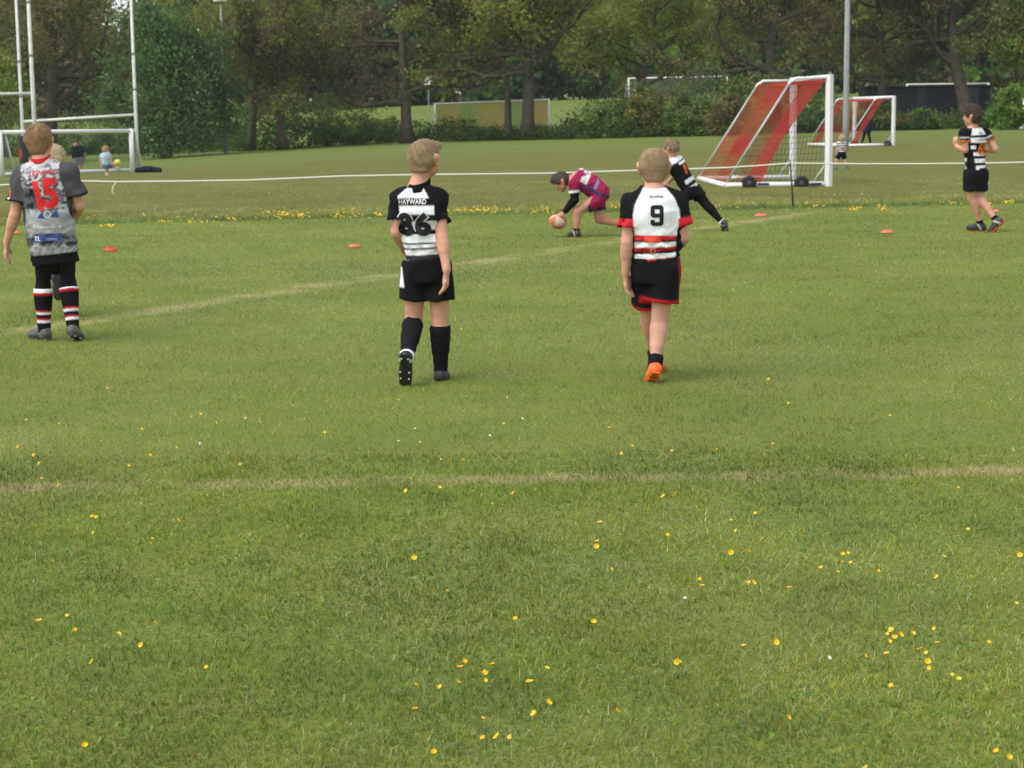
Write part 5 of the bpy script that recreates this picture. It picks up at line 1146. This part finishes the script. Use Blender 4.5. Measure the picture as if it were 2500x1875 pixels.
# drift of buttercups in the uncut strip, too many and too small to tell apart
vv, ff, cc = [], [], []; n0 = 0
for x, y, sx, sy, n in ((55, 545, 30, 4, 6), (262, 551, 30, 5, 22), (390, 540, 30, 3, 14), (470, 541, 30, 4, 22), (567, 533, 10, 4, 10), (690, 522, 55, 11, 70), (735, 527, 10, 4, 20), (838, 522, 40, 11, 40), (920, 523, 20, 4, 18), (1140, 515, 45, 6, 45), (1200, 512, 40, 6, 35), (1310, 515, 25, 6, 20), (1345, 520, 10, 5, 12), (1505, 503, 20, 4, 20), (1735, 506, 25, 7, 26), (1880, 500, 8, 4, 5), (1990, 500, 20, 6, 18), (2090, 508, 20, 5, 24), (2155, 508, 16, 6, 30), (2330, 495, 30, 4, 16), (2400, 492, 30, 5, 36), (2465, 492, 15, 4, 30), (1500, 510, 500, 8, 40), (500, 530, 400, 8, 40), (2000, 470, 250, 15, 10)):
    for _ in range(n):
        hh_ = random.uniform(.1, .19); p = hit(x + random.gauss(0, sx * .6), y + random.gauss(0, sy * .6), hh_); R = random.uniform(.0095, .0145); a = random.uniform(0, 6.28)
        tl = unit(V3(random.gauss(0, .4), random.gauss(-.3, .4), 1)); e1 = unit(np.cross(tl, V3(.2, 1, 0))); e2 = np.cross(tl, e1); c0 = len(vv); g0 = p - V3(0, 0, hh_)
        vv.append(p); vv += [p + (e1 * math.cos(a + q * 1.2566) + e2 * math.sin(a + q * 1.2566)) * R + tl * R * .5 for q in range(5)]
        ff += [[c0, c0 + 1 + q, c0 + 1 + (q + 1) % 5] for q in range(5)]; cc += [V3(.85, .55, .01)] * 6
        vv += [g0, g0 + V3(.0025, 0, 0), p]; ff.append([c0 + 6, c0 + 7, c0 + 8]); cc += [V3(.2, .26, .05)] * 3
tag(obj('buttercup_drift', mesh_np('buttercup_drift', np.array(vv), [np.array(ff)], np.array(cc), False), mat('drift_petals', attr=True, rough=.4), None), 'drift of tiny yellow buttercups along the uncut grass strip', 'buttercups', kind='stuff')
DM = [flower_mesh(50 + i, M_DAISY, R=.006, H=.045, n=9, cup=.12) for i in range(3)]
DZ = [(1273, 1021), (964, 1080), (978, 1076), (1193, 1062), (536, 550), (545, 549), (655, 471), (478, 482), (1018, 1046), (485, 1082), (490, 1078), (1680, 1460), (2020, 1604), (1266, 1785)]
for i, (px, py) in enumerate(DZ):
    p = hit(px, py, .045); o = obj('daisy', DM[i % 3], None, None, (p[0], p[1], float(zt(p[0], p[1])))); s_ = 1 if py > 700 else 2.4; o.scale = (s_, s_, 1)
    tag(o, '%s white daisy from the left in the %s grass' % (ORD[sorted(q for q in DZ if (q[1] > 700) == (py > 700)).index((px, py))], 'near' if py > 700 else 'far'), 'daisy', 'white daisies in the grass')
# ------------------------------------------------------------------ trees, shrubs, hedge, woodland
def leaf_cloud(cent, sig, n, size, pal, rng, flat=1.0, tone=None):
    """n small rhombic leaves spread round each clump centre; every clump has its own tint"""
    k = rng.integers(0, len(cent), n); P = cent[k] + rng.normal(size=(n, 3)) * sig * np.array([1, 1, .7])
    a = rng.normal(size=(n, 3)); a /= np.linalg.norm(a, axis=1, keepdims=True); b = np.cross(a, rng.normal(size=(n, 3))); b /= np.linalg.norm(b, axis=1, keepdims=True) + 1e-9
    s = size * rng.uniform(.6, 1.4, n)[:, None]
    V = np.stack([P - a * s, P + b * s * .55, P + a * s, P - b * s * .55], 1).reshape(-1, 3)
    ci = rng.choice(len(pal), len(cent)); c = np.asarray(pal)[ci][k] * rng.uniform(.75, 1.25, (len(cent), 1))[k] * rng.uniform(.75, 1.25, (n, 1))
    return V, np.arange(n * 4).reshape(-1, 4), np.repeat(c, 4, 0)
def limbs(base, H, r, rng, spread, n1=9, low=.3, twist=.5, depth=3):
    """tapered trunk with forking limbs; returns the mesh builder and the twig tips"""
    mb = MB(); tips = []
    pts = [np.zeros(3)]; d = V3(rng.normal(0, .05), rng.normal(0, .05), 1); m = 8
    for i in range(m): d = unit(d + rng.normal(0, .045, 3) * twist * 2); d[2] = max(d[2], .8); pts.append(pts[-1] + d * H * .8 / m)
    rr = r * np.linspace(1, .3, m + 1)**.9; rr[0] *= 1.45; mb.tube(pts, rr, 10)
    def grow(p, d, L, rad_, lev):
        q = [p]; mm = 5
        for i in range(mm): d = unit(d + rng.normal(0, .2, 3) * twist * 1.6 + V3(0, 0, .1)); d[2] = max(d[2], -.12 if lev < 2 else -.5); q.append(q[-1] + d * L / mm)
        mb.tube(q, rad_ * np.linspace(1, .35, mm + 1), 6 if lev < 2 else 4, cap=False)
        for s in q[2:]: tips.append(s)
        if lev < depth:
            for _ in range(3 if lev < 2 else 2):
                t = rng.integers(2, mm + 1); grow(q[t], unit(d + rng.normal(0, .75, 3)), L * rng.uniform(.45, .7), rad_ * .5, lev + 1)
    for i in range(n1):
        t = rng.uniform(low, 1.0); k = t * m; a = rng.uniform(0, 2 * np.pi) if i > 1 else (0.15 + np.pi * i); p = lerp(pts[int(k)], pts[min(int(k) + 1, m)], k % 1)
        grow(p, unit(V3(math.cos(a), math.sin(a), rng.uniform(.05, .6))), spread * (1.15 - .55 * t) * rng.uniform(.7, 1.1), r * (.52 - .25 * t), 1)
    return mb, np.array(tips)
PAL_OAK = [(0.148, 0.153, 0.046), (0.178, 0.174, 0.058), (0.198, 0.174, 0.073), (0.148, 0.127, 0.062), (0.168, 0.193, 0.042), (0.208, 0.204, 0.053)]
PAL_BROWN = [(0.172, 0.134, 0.079), (0.152, 0.131, 0.079), (0.193, 0.168, 0.077), (0.142, 0.143, 0.057), (0.125, 0.112, 0.071)]
PAL_GREEN = [(0.124, 0.226, 0.040), (0.155, 0.271, 0.044), (0.105, 0.193, 0.044), (0.187, 0.282, 0.048)]
PAL_OLIVE = [(0.197, 0.237, 0.037), (0.229, 0.260, 0.040), (0.177, 0.193, 0.044), (0.249, 0.271, 0.044)]
PAL_WILLOW = [(0.092, 0.180, 0.069), (0.109, 0.197, 0.073), (0.077, 0.152, 0.062), (0.122, 0.197, 0.059), (0.139, 0.206, 0.059)]
PAL_DARK = [(0.061, 0.122, 0.041), (0.080, 0.153, 0.044), (0.052, 0.101, 0.041), (0.093, 0.165, 0.051)]
PAL_BUSH = [(0.124, 0.203, 0.048), (0.177, 0.260, 0.066), (0.105, 0.158, 0.044), (0.208, 0.282, 0.088)]
M_BARKS = [M_BARK, mat('bark_grey', (.095, .085, .066), .9, .1, .35, 3, bump=.6, bscale=14)]
def tree(name, label, px, py, H, r, spread, pal, seed, nl=11000, size=.105, low=.25, bark=0, n1=12, sig=.42, Y=None, droop=0, group=None, crown_low=None, twist=.5):
    rng = np.random.default_rng(seed)
    if Y is None: p = hit(px, py)
    else: p = at(px, py, Y); p[2] = float(zt(p[0], p[1]))
    root = empty(name, p, label, 'tree', group); mb, tips = limbs(p, H, r, rng, spread, n1, low, twist)
    mb.build('trunk', M_BARKS[bark], root, True)
    keep = tips[tips[:, 2] > H * (crown_low if crown_low is not None else low * .75)]
    if droop: keep = np.concatenate([keep, keep - np.stack([np.zeros(len(keep)), np.zeros(len(keep)), rng.uniform(.2, 1, len(keep)) * droop], -1)]); keep = keep[keep[:, 2] > .3]
    V, F, C = leaf_cloud(keep, sig, nl, size, pal, rng)
    obj('crown', mesh_np('crown', V, [F], C, False), M_LEAF, root); return root
def bush(name, label, p, w_, h_, d_, pal, seed, nl=2600, size=.09, cat='bush', group=None, n=40):
    rng = np.random.default_rng(seed); c = rng.uniform(-1, 1, (n, 3)); c = c[np.linalg.norm(c[:, :2], axis=1) < 1]; c[:, 2] = rng.uniform(.05, 1, len(c)) * (1 - .55 * np.linalg.norm(c[:, :2], axis=1)**2) * rng.uniform(.7, 1.1, len(c))
    c = c * np.array([w_, d_, h_]); root = empty(name, p, label, cat, group)
    V, F, C = leaf_cloud(c, min(.22, h_ * .16), nl, size, pal, rng); V[:, 2] = np.maximum(V[:, 2], .0); obj('foliage', mesh_np('foliage', V, [F], C, False), M_LEAF, root)
    mb = MB()
    for q in c[:8]: mb.tube([V3(q[0] * .2, q[1] * .2, -.03), q * .6 + V3(0, 0, .05), q], [.025, .016, .008], 5)
    mb.build('stems', M_BARKS[0], root, True); return root
tree('oak_tree', 'gnarled oak with twisted dark limbs behind the rugby posts', 118, 350, 13, .55, 6.5, PAL_OAK, 11, 20250, Y=124, low=.2, n1=14, twist=.8)
tree('willow_tree', 'big rounded blue green willow right of the rugby posts', 405, 368, 9.6, .3, 3.6, PAL_WILLOW, 12, 26000, .12, .1, 0, 22, .4, Y=113, droop=2.6, crown_low=.02, twist=.35)
tree('ash_tree', 'yellowish olive tree just right of the blue green willow', 610, 350, 11, .3, 4.4, PAL_OLIVE, 13, 17550, Y=122, low=.22, n1=14)
tree('oak_tree', 'brown leaved oak with bare lower trunk left of the boy with 86', 690, 340, 10.5, .3, 4.8, PAL_BROWN + PAL_OLIVE[:2], 14, 17550, Y=118, low=.26, n1=14)
tree('oak_tree', 'large brownish oak above the head of the boy with 86', 995, 340, 13, .38, 6.4, PAL_BROWN, 15, 22950, Y=119, low=.24, n1=16, twist=.7)
tree('oak_tree', 'slimmer of the twin trunked oaks right of the boy with 86', 1240, 325, 12, .24, 4.2, PAL_OAK, 16, 12150, Y=116, low=.42, bark=1, n1=12)
tree('oak_tree', 'stout oak with thick grey trunk right of the slim one', 1288, 328, 13, .42, 6.2, PAL_OLIVE + PAL_OAK[:3], 17, 22950, Y=115, low=.36, bark=1, n1=16, twist=.65)
tree('oak_tree', 'olive green oak spreading above the maroon boy', 1560, 330, 12, .32, 5.2, PAL_OLIVE, 18, 18900, Y=128, low=.25, n1=14)
tree('oak_tree', 'grey limbed oak rising behind the near red goal', 1890, 320, 13.5, .42, 6.8, PAL_OAK + PAL_BROWN[:2], 19, 22950, Y=116, low=.3, bark=1, n1=16, twist=.8)
tree('oak_tree', 'dull brown green oak right of the lamp post', 2150, 320, 12, .32, 5.4, PAL_BROWN + PAL_OAK[:3], 20, 18900, Y=121, low=.3, n1=14)
tree('oak_tree', 'broad dark trunked oak above the jogging boy', 2362, 320, 13.5, .5, 7, PAL_OAK + PAL_BROWN, 21, 22950, Y=119, low=.3, bark=0, n1=16, twist=.8)
tree('hawthorn_tree', 'low leafy tree at the left edge beyond the football goal', -40, 360, 7, .22, 3.2, PAL_OLIVE + PAL_GREEN, 22, 12150, Y=116, low=.15, n1=12)
tree('oak_tree', 'bushy green tree at the right edge beyond the jogging boy', 2560, 320, 10, .3, 4.6, PAL_GREEN + PAL_OAK, 23, 16200, Y=116, low=.12, n1=14)
# saplings and shrubs standing in the hedge line
for i, (px, py, w_, h_, pal, lab) in enumerate([(1500, 338, 1.5, 2.4, PAL_BUSH, 'thin leafy sapling clump right of the stout oak'), (1600, 335, 1.6, 3.0, PAL_OAK, 'loose brownish sapling behind the lunging boy'), (1700, 334, 1.7, 3.2, PAL_BUSH, 'leafy sapling just left of the near red goal'), (1800, 332, 1.4, 2.6, PAL_OAK, 'dark sapling behind the near red goal'),
        (800, 352, 1.6, 2.6, PAL_BUSH, 'pale leafy hawthorn shrub left of the boy with 86'), (560, 362, 1.7, 2.2, PAL_BUSH, 'pale flowering shrub below the olive tree'), (470, 368, 1.5, 2.0, PAL_BUSH, 'pale leafy shrub at the foot of the willow'), (905, 346, 1.7, 2.6, PAL_OLIVE, 'olive shrub between two oak trunks'),
        (250, 378, 1.6, 1.9, PAL_DARK + PAL_BUSH, 'dark shrub behind the white football goal'), (90, 380, 1.8, 2.4, PAL_BUSH, 'leafy shrub behind the rugby posts'), (2000, 325, 1.5, 1.6, PAL_DARK, 'dark low shrub behind the lamp post'), (2160, 320, 1.6, 1.9, PAL_DARK + PAL_OAK, 'dark shrub at the left end of the shelter'), (2265, 318, 1.3, 1.3, PAL_DARK + PAL_GREEN, 'low nettle clump in front of the shelter'), (2480, 318, 1.3, 2.4, PAL_GREEN, 'fresh green shrub at the right end of the shelter')]):
    p = hit(px, py); p = p + V3(0, 2.0, 0); p[2] = float(zt(p[0], p[1])); bush('shrub', lab, p, w_, h_, 1.0, pal, 100 + i, 4200, .1, 'shrub', 'shrubs in the hedge line')
# low bramble hedge in front of the trees: one continuous mass
rng = np.random.default_rng(5); Vs, Fs, Cs = [], [], []; off = 0
hx = np.arange(-150, 2650, 9.0)
hy = np.interp(hx, [-150, 350, 600, 1000, 1300, 1500, 1900, 2400, 2650], [388, 376, 369, 347, 342, 338, 325, 313, 308])
hh_ = np.interp(hx, [-150, 350, 620, 900, 1000, 1130, 1200, 1250, 1330, 1400, 1500, 1800, 2000, 2200, 2500], [1.3, 1.5, 1.6, 1.3, 1.35, 1.15, 1.1, .55, .45, .5, .9, 1.1, .9, .7, .8])
cen = []; ten = []
for x, y, h_ in zip(hx, hy, hh_):
    p = hit(x, y); p[1] += .8
    h2 = h_ * (.65 + .7 * vn(np.array([x * .013]), np.array([.5]), s=8)[0])
    for _ in range(3):
        q = p + V3(rng.normal(0, .3), rng.uniform(0, 1.4), 0); cen.append([q[0], q[1], float(zt(q[0], q[1])) + rng.uniform(.1, 1) * h2])
    q = p + V3(rng.normal(0, .2), rng.uniform(-.9, -.1), 0); ten.append([q[0], q[1], float(zt(q[0], q[1])) + rng.uniform(.05, .35)])
V, F, C = leaf_cloud(np.array(cen), .26, 30000, .085, PAL_DARK + PAL_DARK + PAL_BUSH[:1], rng)
V2, F2, C2 = leaf_cloud(np.array(ten), .22, 12000, .08, [(.06, .115, .02), (.07, .125, .025), (.05, .1, .018)], rng)
tag(obj('bramble_hedge', mesh_np('bramble_hedge', np.concatenate([V, V2]), [np.concatenate([F, F2 + len(V)])], np.concatenate([C, C2]), False), M_LEAF), 'low dark bramble hedge and nettles along the foot of the trees', 'hedge', kind='stuff')
# taller thicket just behind the hedge, open where the far field shows through
rng = np.random.default_rng(31); cen = []
for x, y in zip(hx, hy):
    tall = np.interp(x, [-150, 300, 560, 860, 905, 960, 1380, 1440, 1560, 1900, 2080, 2120, 2470, 2500, 2650], [3.2, 3.4, 3.6, 3.2, 1.4, .5, .5, 1.6, 3.4, 3.6, 2.4, .8, .8, 3, 3.4])
    p = hit(x, y)
    for _ in range(4):
        q = p + V3(rng.normal(0, .4), rng.uniform(3, 7), 0); cen.append([q[0], q[1], float(zt(q[0], q[1])) + rng.uniform(.1, 1)**.8 * tall * (.6 + .8 * vn(np.array([x * .02]), np.array([3.5]), s=18)[0])])
V, F, C = leaf_cloud(np.array(cen), .3, 42000, .1, PAL_DARK + PAL_OAK + PAL_BUSH + PAL_OLIVE[:1], rng)
tag(obj('thicket', mesh_np('thicket', V, [F], C, False), M_LEAF), 'leafy thicket behind the low hedge under the trees', 'thicket', kind='stuff')
# woodland behind: reads as one mass
rng = np.random.default_rng(9); Vs, Fs, Cs = [], [], []; off = 0
def mass(c, sig, n, size, pal):
    global off
    V, F, C = leaf_cloud(c, sig, n, size, pal, rng); Vs.append(V); Fs.append(F + off); Cs.append(C); off += len(V)
for i in range(52):
    px = -150 + 2800 * (i + rng.uniform(-.3, .3)) / 52; Y = rng.uniform(192, 222); p = at(px, 250, Y); p[2] = float(zt(p[0], p[1])); H = rng.uniform(16, 20)
    if 262 < px < 330: H = 8.6
    elif 215 < px < 380: H = 11
    pal = [PAL_GREEN, PAL_OAK, PAL_DARK, PAL_OLIVE, PAL_BROWN, PAL_GREEN][int(rng.integers(0, 6))]
    n = 120; c = rng.normal(size=(n, 3)); c /= np.linalg.norm(c, axis=1, keepdims=True); c *= rng.uniform(.35, 1, (n, 1)); c = c * np.array([4.6, 3.0, H * .5]) + p + V3(0, 0, H * .52)
    c = c[c[:, 2] > p[2] + .4]; mass(c, .7, 2000, .45, pal)
    if px < 240: mass(c + V3(1.5, -6, 0), .7, 1500, .45, pal)
    n = 34; c = np.stack([rng.uniform(-3.6, 3.6, n), rng.uniform(-4, 1, n), rng.uniform(.1, 5.5, n)], -1) + p; mass(c, .6, 800, .42, PAL_DARK + PAL_OAK + PAL_GREEN)
tag(obj('woodland', mesh_np('woodland', np.concatenate(Vs), [np.concatenate(Fs)], np.concatenate(Cs), False), M_LEAF), 'dense mixed woodland filling the far background', 'woodland', kind='stuff')

# ------------------------------------------------------------------ thin haze over the whole ground
hz = MB().box((0, 700, 19.0), (1000, 1100, 22.0)).build('haze', None); tag(hz, 'thin pale haze over the playing field and trees', 'haze', kind='stuff')
hm = bpy.data.materials.new('haze'); hm.use_nodes = True; hn = hm.node_tree; hn.nodes.remove(hn.nodes['Principled BSDF'])
pv_ = hn.nodes.new('ShaderNodeVolumePrincipled'); pv_.inputs['Color'].default_value = (.86, .9, .92, 1); pv_.inputs['Density'].default_value = .0002; pv_.inputs['Anisotropy'].default_value = .2
hn.links.new(pv_.outputs[0], hn.nodes['Material Output'].inputs['Volume']); hz.data.materials.append(hm)
